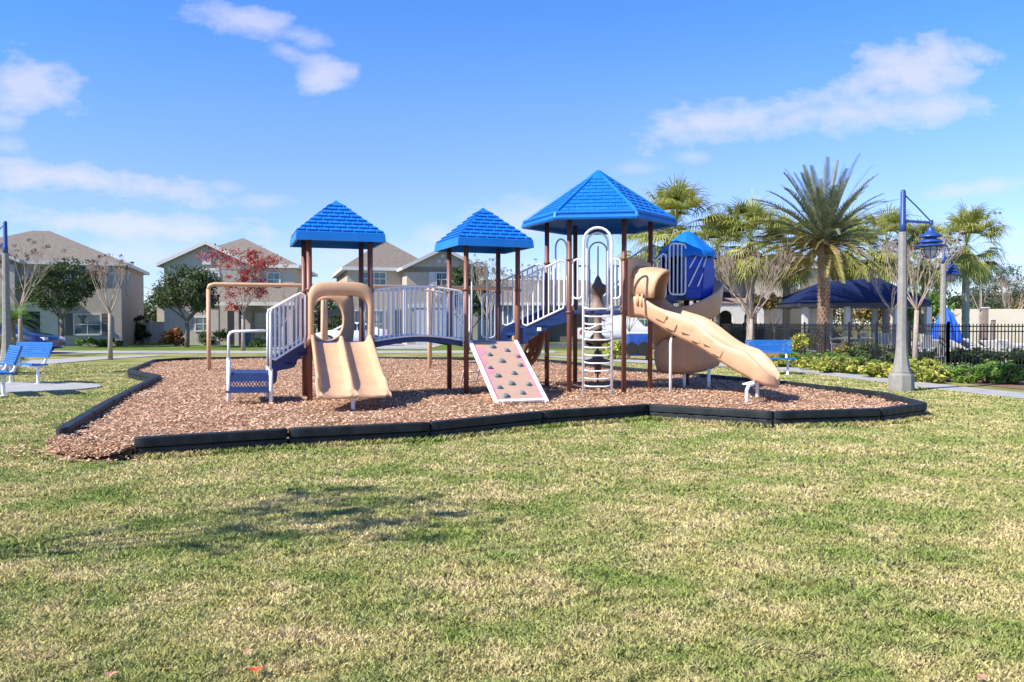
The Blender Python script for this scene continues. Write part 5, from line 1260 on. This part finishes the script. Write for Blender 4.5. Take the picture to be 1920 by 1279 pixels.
def bare_tree(label, loc, h, fork, spread_, rt=.07, lim=5, lev=3, pods=12, lean=0, stems=1, name='bare_tree', leafm=None, nleaf=0, lsize=.06, group=None, tw=None, kids=(2, 3), minr=.0045):
    t = thing(name, label, 'tree', loc, group=group); x, y, _ = loc
    tr = MB(); tops = []
    for s_ in range(stems):
        a = 2 * PI * s_ / stems + .5; of = .05 if stems > 1 else 0; tp = Vector((x + math.cos(a) * of * 4 + lean, y + math.sin(a) * of * 4, fork)); tr.tube([(x + math.cos(a) * of, y + math.sin(a) * of, -.05), (x + math.cos(a) * of * 2 + lean * .4, y + math.sin(a) * of * 2, fork * .5), tp], [rt * 1.35, rt, rt * .9], 8); tops.append(tp)
    tr.build('trunk', m_bark, t, smooth=True)
    cr = MB(); tips = []
    L1 = (h - fork) / (1 + .72 + .52 + (.37 if lev > 2 else 0) + .2) * 1.12
    for tp in tops:
        for k in range(max(2, lim // stems)):
            a = 2 * PI * k / max(2, lim // stems) + random.random(); d = Vector((math.cos(a) * spread_, math.sin(a) * spread_, 1)); branch(cr, tp, d, L1 * .92, rt * .42, lev + 1, tips, .40, .5, kids=kids, minr=minr)
    cr.build('branches', tw or m_twig, t, smooth=True)
    if pods:
        P = []
        for q in random.sample(tips, min(pods, len(tips))): P.append(leaves((q.x, q.y, q.z), (.10, .10, .08), 14, .035, .8))
        tag(np_mesh('seed_pods', np.concatenate(P), 4, m_pod, t), kind='stuff')
    if leafm:
        P = [leaves((q.x, q.y, q.z), (.25, .25, .2), nleaf, lsize, .6) for q in tips]; np_mesh('leaves', np.concatenate(P), 4, leafm, t)
    return t
def GP(px, py): q = G(px, py); return (q.x, q.y, 0)
bare_tree('slim bare tree on the lawn in front of the grey house corner', GP(207, 675), 3.9, 1.75, .62, rt=.075, lim=7, lev=3, pods=26)
bare_tree('bare tree with pale limbs behind the far left lamp post', (U(38, 600, 36).x, 36, 0), 4.9, 2.0, .6, rt=.09, lim=7, lev=3, pods=30)
bare_tree('small many stemmed bare tree under the grey house window', GP(171, 647), 2.9, 1.1, .6, rt=.05, lim=6, lev=2, pods=0, stems=3)
bare_tree('sparse tree with red autumn leaves inside the swing frame', GP(456, 658), 5.0, 1.9, .62, rt=.085, lim=9, lev=3, pods=0, name='maple_tree', leafm=m_red, nleaf=5, lsize=.055)
mt_ = [o for o in COL.objects if o.name.startswith('maple_tree')][0]; mq = GP(456, 658)
np_mesh('red_foliage', np.concatenate([clumps((mq[0] + .15, mq[1], 3.2), (1.05, 1.05, .95), 52, .25, 42, .05), clumps((mq[0] + .5, mq[1], 4.6), (.25, .25, .7), 14, .18, 34, .05), clumps((mq[0] - .6, mq[1], 2.15), (.5, .5, .25), 12, .22, 34, .05)]), 4, m_red, mt_)
bare_tree('bare twiggy tree between the red tree and the first tower', (U(530, 600, 46).x, 46, 0), 3.4, 1.2, .7, rt=.06, lim=7, lev=3, pods=0)
bare_tree('bare bushy tree behind the first tower beside the bridge', (U(691, 600, 44).x, 44, 0), 3.1, .8, .5, rt=.05, lim=7, lev=3, pods=0, stems=2)
bare_tree('tall bare tree with seed pods behind the second tower', (U(915, 600, 44).x, 44, 0), 4.6, 1.6, .7, rt=.08, lim=7, lev=3, pods=45)
bare_tree('bare tree with seed pods behind the white stair rails', (U(985, 600, 50).x, 50, 0), 4.9, 1.6, .8, rt=.08, lim=7, lev=3, pods=40)
bare_tree('bare bushy tree behind the hood of the wavy slide', (U(1180, 600, 46).x, 46, 0), 3.2, .9, .6, rt=.06, lim=7, lev=3, pods=0)
bare_tree('wide vase shaped bare tree behind the right bench', (U(1409, 600, 33).x, 33, 0), 4.5, 1.55, .85, rt=.075, lim=11, lev=3, pods=8, kids=(2, 3))
bare_tree('bare tree rising directly behind the near lamp post', (U(1716, 600, 23.2).x, 23.2, 0), 3.9, 1.75, .62, rt=.07, lim=7, lev=3, pods=22, lean=.04)
bare_tree('bare tree leaning against the dark pavilion roof', (U(1672, 600, 34.5).x, 34.5, 0), 4.0, 1.9, .9, rt=.06, lim=6, lev=3, pods=0)
bare_tree('pale bare tree above the cream wall at the right edge', (U(1900, 600, 63).x, 63, 0), 5.2, 1.6, .6, rt=.10, lim=7, lev=3, pods=10)
bare_tree('bare tree with seed pods between the right palm and grey green tree', (U(1838, 600, 48).x, 48, 0), 7.6, 2.0, .45, rt=.08, lim=5, lev=3, pods=14, kids=(1, 2))
bare_tree('small brown leaved tree in front of the arched porch', (U(1452, 600, 42).x, 42, 0), 2.7, 1.2, .8, rt=.05, lim=7, lev=2, pods=0, name='small_tree', leafm=m_olive, nleaf=26, lsize=.06)

def leafy_tree(name, label, loc, h, fork, rad, lm, rt=.12, k=60, n=90, size=.07, group=None, bark=None, cr=.5, asp=.5):
    t = thing(name, label, 'tree', loc, group=group); x, y, _ = loc; tips = []; mb = MB()
    mb.tube([(x, y, -.05), (x + .05, y, fork * .6), (x, y, fork)], [rt * 1.3, rt, rt * .9], 8).build('trunk', bark or m_oakbark, t, smooth=True); cb = MB()
    for q in range(6): a = q * PI / 3 + random.random(); branch(cb, (x, y, fork), (math.cos(a) * .9, math.sin(a) * .9, 1), (h - fork) * .42, rt * .55, 2, tips, .6, .2)
    cb.build('limbs', bark or m_oakbark, t, smooth=True)
    zc = (h + fork) / 2 + .1; np_mesh('crown', clumps((x, y, zc), (rad * .86, rad * .86, (h - fork) / 2 * .9), k, cr, n, size, asp), 4, lm, t)
    return t
leafy_tree('oak_tree', 'dark green oak in front of the grey house door', (U(115, 600, 47).x, 47, 0), 5.0, 1.6, 2.3, m_oak, k=85, n=100, size=.085, cr=.5)
leafy_tree('oak_tree', 'rounded dark green oak at the left corner of the sided house', (U(350, 600, 47).x, 47, 0), 4.6, 1.5, 2.2, m_oak, k=90, n=105, size=.085, cr=.5)
leafy_tree('evergreen_tree', 'olive green tree beside the tan house gable', (U(880, 600, 50).x, 50, 0), 5.2, .9, 1.5, m_oak, k=70, n=90, size=.085, cr=.42)
leafy_tree('evergreen_tree', 'wispy grey green tree above the cream wall', (U(1868, 600, 66).x, 66, 0), 6.4, 1.3, 2.6, m_cas, k=75, n=70, size=.11, cr=.6, asp=.3)
leafy_tree('evergreen_tree', 'dark green low tree under the right palm crowns', (U(1730, 600, 50).x, 50, 0), 3.4, .6, 1.6, m_green, k=45, n=80, size=.1, cr=.5)
leafy_tree('evergreen_tree', 'light leafed tree seen in the gap above the twisting slide', (U(1262, 600, 52).x, 52, 0), 3.3, .8, 1.3, m_cas, k=45, n=80, size=.08, cr=.4)
for (px_, Y_, h_, r_, lm_, lb_) in ((1760, 92, 5.0, 4.5, m_darkleaf, 'left tree of the far row beyond the cream wall'), (1812, 90, 4.4, 4.0, m_oak, 'second tree of the far row beyond the cream wall'), (1850, 94, 4.7, 4.0, m_darkleaf, 'third tree of the far row behind the wispy tree'), (1895, 90, 4.8, 4.2, m_olive, 'brownish tree of the far row near the right edge'), (1945, 92, 5.0, 4.5, m_oak, 'tree of the far row at the very right edge')):
    leafy_tree('distant_tree', lb_, (U(px_, 600, Y_).x, Y_, 0), h_, .8, r_, lm_, k=50, n=60, size=.2, cr=1.2, group='far row of trees')
for (px_, Y_, h_, r_, lb_) in ((255, 80, 3.6, 4, 'distant tree in the gap right of the grey house'), (590, 80, 4.2, 3.5, 'distant tree in the gap left of the tan house'), (1225, 80, 4.6, 4, 'distant tree behind the hood of the wavy slide'), (1610, 70, 4.4, 4.5, 'distant tree seen under the pavilion roof'), (1660, 66, 4.0, 4, 'distant brownish tree right of the pavilion columns')):
    leafy_tree('distant_tree', lb_, (U(px_, 600, Y_).x, Y_, 0), h_, .7, r_, m_olive if px_ > 1500 else m_oak, k=50, n=70, size=.16, cr=1.0)

# ---- palms
def sabal(label):
    t = thing('fan_palm', label, 'palm', local=True, group='fan palms by the pool'); H = 4.6
    prof = []; 
    for i in range(24): z = H * i / 23; prof.append((.17 + .02 * (i % 2) + .04 * max(0, 1 - i / 3), z - .05))
    MB().lathe(prof, (0, 0), 10).build('trunk', m_bark, t, smooth=True)
    V = []
    for f in range(78):
        el = R(random.uniform(-62, 62)) if f > 9 else R(random.uniform(50, 85)); az = f * 2.4; d = Vector((math.cos(az) * math.cos(el), math.sin(az) * math.cos(el), math.sin(el)))
        pl = random.uniform(.95, 1.45); base = Vector((0, 0, H + .1)); tip = base + d * pl + Vector((0, 0, -.12 * math.cos(el)))
        side = d.cross(Vector((0, 0, 1))).normalized(); upn = side.cross(d).normalized()
        a, b = base, tip; V.append([a - side * .02, a + side * .02, b + side * .015, b - side * .015])
        nl = 20
        for k in range(nl):
            an = (k / (nl - 1) - .5) * 2 * R(95); ld = (d * math.cos(an) + side * math.sin(an)).normalized(); Lf = random.uniform(.9, 1.25) * (1 - .25 * abs(an) / 1.6); wv = ld.cross(upn).normalized() * .036
            p = tip.copy(); dd = ld.copy(); 
            for s_ in range(4):
                q = p + dd * (Lf / 4); dr = [0.4, .9, 1.5, 2.0][s_]; dd = (dd + Vector((0, 0, -.5 * dr))).normalized(); w0 = wv * (1 - s_ * .2); w1 = wv * (1 - (s_ + 1) * .22); V.append([p - w0, p + w0, q + w1, q - w1]); p = q
    np_mesh('crown', np.array([[tuple(v) for v in q] for q in V]), 4, m_sabal, t)
    V = []
    for f in range(16):
        az = f * 2.4; d = Vector((math.cos(az), math.sin(az), -.8)).normalized(); p = Vector((0, 0, H - .1)); 
        for k in range(10):
            e_ = (d + Vector((random.uniform(-.4, .4), random.uniform(-.4, .4), -.5))).normalized(); q = p + e_ * random.uniform(.5, .95); s_ = e_.orthogonal().normalized() * .02; V.append([p - s_, p + s_, q + s_, q - s_])
    np_mesh('dead_fronds', np.array([[tuple(v) for v in q] for q in V]), 4, m_dateold, t)
    return t
sb = sabal('x'); SP = [(1268, 436, 42, 1.30, 'tall fan palm rising behind the hexagonal roof'), (1408, 462, 42, 1.15, 'fan palm behind the vase shaped bare tree'), (1345, 478, 47, 1.0, 'lower fan palm right of the blue slide enclosure'), (1475, 480, 44, 1.1, 'fan palm partly covered by the left fronds of the date palm'), (1592, 480, 46, 1.05, 'fan palm just right of the date palm trunk'), (1662, 472, 42, 1.0, 'fan palm left of the near lamp post above the pavilion'), (1735, 492, 43, .95, 'fan palm hidden behind the lantern of the near lamp post'), (1812, 470, 44, 1.05, 'fan palm standing right of the lanterns'), (1222, 470, 44, 1.1, 'fan palm seen between the hexagonal tower posts')]
for i, (px_, py_, Y_, s_, lb_) in enumerate(SP):
    p = U(px_, py_ - 13, Y_); zs = p.z / 4.7
    if i == 0: sb['label'] = lb_; place(sb, (p.x, Y_, 0), 0, (s_, s_, zs))
    else: dup(sb, (p.x, Y_, 0), i * 1.3, lb_, scale=(s_, s_, zs))
DPX = U(1544, 600, 35.5).x; dp = thing('date_palm', 'big date palm with rough patterned trunk in front of the pavilion', 'palm', (DPX, 35.5, 0))
H = 4.75; mb = MB().lathe([(.34, -.05), (.27, .15), (.22, .6), (.21, 3.2), (.26, 4.2), (.30, 4.6), (.18, 5.0)], (DPX, 35.5), 14)
for ring in range(30):
    for k in range(9):
        a = 2 * PI * (k + .5 * (ring % 2)) / 9 + ring * .05; z = .2 + ring * .15; rr = .225 + .03 * max(0, (z - 3.4)); d = Vector((math.cos(a), math.sin(a), 0)); s_ = Vector((-d.y, d.x, 0)); c = Vector((DPX, 35.5, z)) + d * rr
        mb.add([c - s_ * .075 + Vector((0, 0, .05)), c + s_ * .075 + Vector((0, 0, .05)), c + d * .06 + Vector((0, 0, .12)), c - Vector((0, 0, .06)), c - s_ * .04 + d * .055 + Vector((0, 0, .11)), c + s_ * .04 + d * .055 + Vector((0, 0, .11))], [(3, 1, 5), (3, 5, 4), (3, 4, 0), (0, 4, 5, 1)])
mb.build('trunk', mat('date_bark', (.26, .13, .07), (.36, .27, .19), scale=1.2, rough=.95, coords='pos', stretch=(1, 1, .8)), dp)
for nm, cnt, lo_, hi_, mt, Ls in (('crown', 74, 0, 78, m_date, (3.1, 4.0)), ('old_fronds', 34, -34, 12, m_dateold, (2.2, 3.7))):
    V = []
    for f in range(cnt):
        el = R(lo_ + (hi_ - lo_) * ((f + .5) / cnt) ** 1.0); az = f * 2.399 + random.uniform(-.2, .2); L_ = random.uniform(*Ls)
        d = Vector((math.cos(az) * math.cos(el), math.sin(az) * math.cos(el), math.sin(el))); p = Vector((DPX, 35.5, H + .1)); nseg = 22; side = Vector((-math.sin(az), math.cos(az), 0))
        for s_ in range(nseg):
            q = p + d * (L_ / nseg); up = side.cross(d).normalized(); up = -up if up.z < 0 else up
            r_ = side * .02 * (1 - s_ / nseg); V.append([p - r_, p + r_, q + r_ * .9, q - r_ * .9])
            if s_ > 2:
                fs = s_ / nseg; ll = .46 * math.sin(PI * min(1, fs * .85 + .1)) ** .6 * (1 - .35 * fs)
                for sg in (-1, 1):
                    for hh in (0, .5):
                        e_ = (side * sg * .75 + d * .85 + up * .28 + Vector((random.uniform(-.1, .1), random.uniform(-.1, .1), random.uniform(-.16, .06)))).normalized(); b_ = p.lerp(q, hh); w_ = up.cross(e_).normalized() * .026 + up * .010; V.append([b_ - w_, b_ + w_, b_ + e_ * ll * .6 + w_ * .8, b_ + e_ * ll])
            d = (d + Vector((0, 0, -(.003 + .0029 * s_) * (.45 + .8 * math.cos(el))))).normalized(); p = q
    np_mesh(nm, np.array([[tuple(v) for v in q] for q in V]), 4, mt, dp)

# ---- shrubs
def shrub(name, label, lm, rad, hgt, n, size, cat='shrub', group=None, asp=.6, k=14):
    t = thing(name, label, cat, local=True, group=group)
    st = MB()
    for i in range(7): a = i * .9; st.tube([(0, 0, 0), (math.cos(a) * rad * .35, math.sin(a) * rad * .35, hgt * .5), (math.cos(a) * rad * .6, math.sin(a) * rad * .6, hgt * .8)], .012, 5)
    st.build('stems', m_oakbark, t)
    np_mesh('foliage', clumps((0, 0, hgt * .48), (rad * .8, rad * .8, hgt * .38), k, min(rad, hgt) * .38, n // k, size, asp, zmin=-.9), 4, lm, t)
    return t
ys = shrub('croton_shrub', 'x', m_croton, .62, .50, 1500, .05, group='yellow green shrubs along the garden path')
YS = [(1545, 697, .9, 'yellow green shrub right of the bench along the path'), (1578, 700, 1.0, 'second yellow green shrub right of the bench'), (1612, 703, .85, 'yellow green shrub midway between bench and near lamp post'), (1652, 709, .95, 'yellow green shrub next left of the near lamp post'), (1682, 713, 1.0, 'yellow green shrub touching the left of the near lamp post'),
      (1738, 716, 1.0, 'yellow green shrub touching the right of the near lamp post'), (1765, 719, 1.0, 'yellow green shrub furthest right in its row'), (1400, 687, .7, 'yellow green shrub just left of the right bench'), (1440, 689, .75, 'yellow green shrub visible under the right bench'), (1478, 691, .7, 'yellow green shrub at the right end of the right bench')]
for i, (px_, py_, s_, lb_) in enumerate(YS):
    q = G(px_, py_); l_ = (q.x, q.y + .45, 0)
    if i == 0: ys['label'] = lb_; place(ys, l_, 0, s_)
    else: dup(ys, (l_[0] + .25 * math.sin(i * 5.1), l_[1] + .3 * math.sin(i * 3.7), 0), i * 1.1, lb_, scale=(s_ * (1 + .15 * math.sin(i * 2.3)), s_, s_ * (.95 + .22 * math.sin(i * 4.1))))
gs = shrub('juniper_shrub', 'x', m_green, .85, .48, 2400, .05, group='low green shrubs in the planting bed', asp=.3)
GS = [(1505, 686, .85, 'low green shrub behind the right end of the right bench'), (1535, 689, .9, 'low green shrub behind the first yellow shrub right of the bench'), (1570, 692, 1.0, 'low green shrub in front of the date palm trunk'), (1602, 696, .9, 'low green shrub right of the date palm trunk'), (1640, 700, .85, 'low green shrub behind the yellow shrub left of the near lamp'),
      (1385, 682, .8, 'low green shrub behind the left end of the right bench'), (1350, 680, .7, 'low green shrub behind the lower part of the wavy slide'), (1812, 716, .75, 'flat green shrub right of the yellow row'), (1850, 722, .85, 'spreading green shrub second from the right edge'), (1888, 724, 1.0, 'spreading green shrub near the right edge'), (1925, 726, 1.0, 'spreading green shrub cut by the right edge')]
for i, (px_, py_, s_, lb_) in enumerate(GS):
    q = G(px_, py_); l_ = (q.x, q.y + .8, 0)
    if i == 0: gs['label'] = lb_; place(gs, l_, 0, s_)
    else: dup(gs, l_, i * 1.7, lb_, scale=s_)
def put(o, px_, Y_, s_=1.0, rz=0): return place(o, (U(px_, 600, Y_).x, Y_, 0), rz, s_)
put(shrub('golden_shrub', 'golden yellow shrub inside the fence left of the date palm', m_croton, .8, .95, 1800, .06), 1502, 36.5)
put(shrub('orange_shrub', 'orange tinged shrub inside the fence under the middle pavilion column', m_dateold, .6, .7, 1400, .06), 1592, 32)
put(shrub('golden_shrub', 'golden shrub inside the fence right of the middle pavilion column', m_croton, .6, .75, 1400, .06), 1627, 31)
hd = shrub('hedge_shrub', 'x', m_darkleaf, 1.1, .55, 2600, .05, group='dark hedge inside the fence')
HD = [(1745, 26, 'dark hedge plant just left of the fence corner'), (1800, 26, 'dark hedge plant just right of the fence corner'), (1848, 26.2, 'dark hedge plant behind the second fence post from the corner'), (1895, 26, 'dark hedge plant at the right edge'), (1940, 26, 'dark hedge plant beyond the right edge corner'), (1640, 30, 'dark hedge plant below the golden shrub'), (1700, 27.5, 'dark hedge plant behind the near lamp post')]
for i, (px_, Y_, lb_) in enumerate(HD):
    l_ = (U(px_, 600, Y_).x, Y_, 0)
    if i == 0: hd['label'] = lb_; place(hd, l_)
    else: dup(hd, l_, i * 1.9, lb_)
h2 = shrub('fence_shrub', 'x', m_oak, 1.1, 1.3, 2200, .07, group='green shrubs beyond the far fence')
F2 = [(1325, 53, 'green shrub behind the fence right of the twisting slide'), (1375, 54, 'green shrub in front of the porch arch'), (1425, 49, 'green shrub behind the fence at the vase shaped tree'), (1480, 47, 'green shrub behind the fence left of the pavilion'), (1545, 47, 'green shrub behind the date palm'), (1290, 53, 'green shrub behind the fence under the twisting slide')]
for i, (px_, Y_, lb_) in enumerate(F2):
    l_ = (U(px_, 600, Y_).x, Y_, 0)
    if i == 0: h2['label'] = lb_; place(h2, l_)
    else: dup(h2, l_, i * 1.9, lb_)
put(shrub('red_shrub', 'red and orange leafed shrub at the left corner of the sided house', m_redbush, .9, 1.0, 1800, .09), 328, 50)
put(shrub('round_shrub', 'dark shrub under the window of the sided house', m_darkleaf, 1.0, 1.15, 1800, .07), 398, 51)
put(shrub('round_shrub', 'low green shrub under the grey house window', m_green, 1.3, .5, 1800, .07), 168, 49.6)
put(shrub('round_shrub', 'low green shrub near the grey house corner', m_green, 1.0, .45, 1500, .07), 205, 49.8)
put(shrub('yellow_shrub', 'small yellow flowering shrub right of the rubbish bin', m_croton, .5, .6, 900, .07), 485, 49)
put(shrub('tall_shrub', 'dark tall clipped shrub seen through the slide opening', m_darkleaf, .7, 2.1, 2600, .07), 628, 51.5)
put(shrub('dark_shrub', 'dark shrub in shade between the first two houses', m_darkleaf, .8, 2.2, 1800, .08), 266, 56)
put(shrub('bright_shrub', 'bright green shrub between ladder and iron fence', m_croton, .75, .9, 1600, .06), 1150, 31.5)
put(shrub('ornamental_grass', 'dry ornamental grass at the foot of the far left lamp post', m_dry, .55, 1.1, 2600, .09, cat='grass', asp=.08), 12, 22.5)
sg = thing('sago_palm', 'green feathery palm at the left edge behind the far left lamp post', 'palm', (U(22, 600, 34).x, 34, 0)); sx_ = U(22, 600, 34).x; V = []
for f in range(24):
    az = f * 2.4; el = R(random.uniform(0, 65)); d = Vector((math.cos(az) * math.cos(el), math.sin(az) * math.cos(el), math.sin(el))); p = Vector((sx_, 34, 1.5)); side = Vector((-math.sin(az), math.cos(az), 0))
    for s_ in range(14):
        q = p + d * .11
        for sg_ in (-1, 1): e_ = (side * sg_ + d * .5).normalized(); V.append([p, p + d * .022, p + e_ * .3 + d * .01, p + e_ * .3]); V.append([p.lerp(q, .5), p.lerp(q, .5) + d * .022, p.lerp(q, .5) + e_ * .3 + d * .01, p.lerp(q, .5) + e_ * .3])
        d = (d + Vector((0, 0, -.1))).normalized(); p = q
np_mesh('crown', np.array([[tuple(v) for v in q] for q in V]), 4, m_green, sg); MB().lathe([(.16, -.05), (.13, 1.5)], (sx_, 34), 8).build('trunk', m_oakbark, sg)
# fallen leaves
def leaf(label, px_, py_, m_, s_):
    p = G(px_, py_, .045); c = Vector(p); V = []
    out = []
    for k in range(10): a = 2 * PI * k / 10; r_ = s_ * (1 if k % 2 == 0 else .45); out.append((c.x + r_ * math.cos(a), c.y + r_ * math.sin(a), c.z + .006 * math.sin(a * 2 + 1)))
    tag(MB().add([tuple(c)] + out, [(0, k + 1, (k + 1) % 10 + 1) for k in range(10)]).build('fallen_leaf', m_, None, loc=tuple(c)), label, 'leaf')
leaf('bright red fallen leaf lying in the front grass', 480, 1253, mat('red_leaf', (.8, .08, .03), rough=.5), .03)
leaf('pinkish brown fallen leaf behind the red leaf in the grass', 463, 1220, mat('brown_leaf', (.5, .24, .16), rough=.6), .028)
leaf('brown curled leaf at the lower left of the lawn', 208, 1262, MATS['brown_leaf'], .028)
leaf('brown leaf at the lower right of the lawn', 1838, 1268, MATS['brown_leaf'], .03)
# a bare street tree just outside the left edge: its branch shadow falls across the lawn
bare_tree('bare tree standing outside the left edge, known by its shadow on the front lawn', (-5.1, 3.65, 0), 4.1, 1.7, .42, rt=.05, lim=8, lev=3, pods=60, kids=(2, 3))
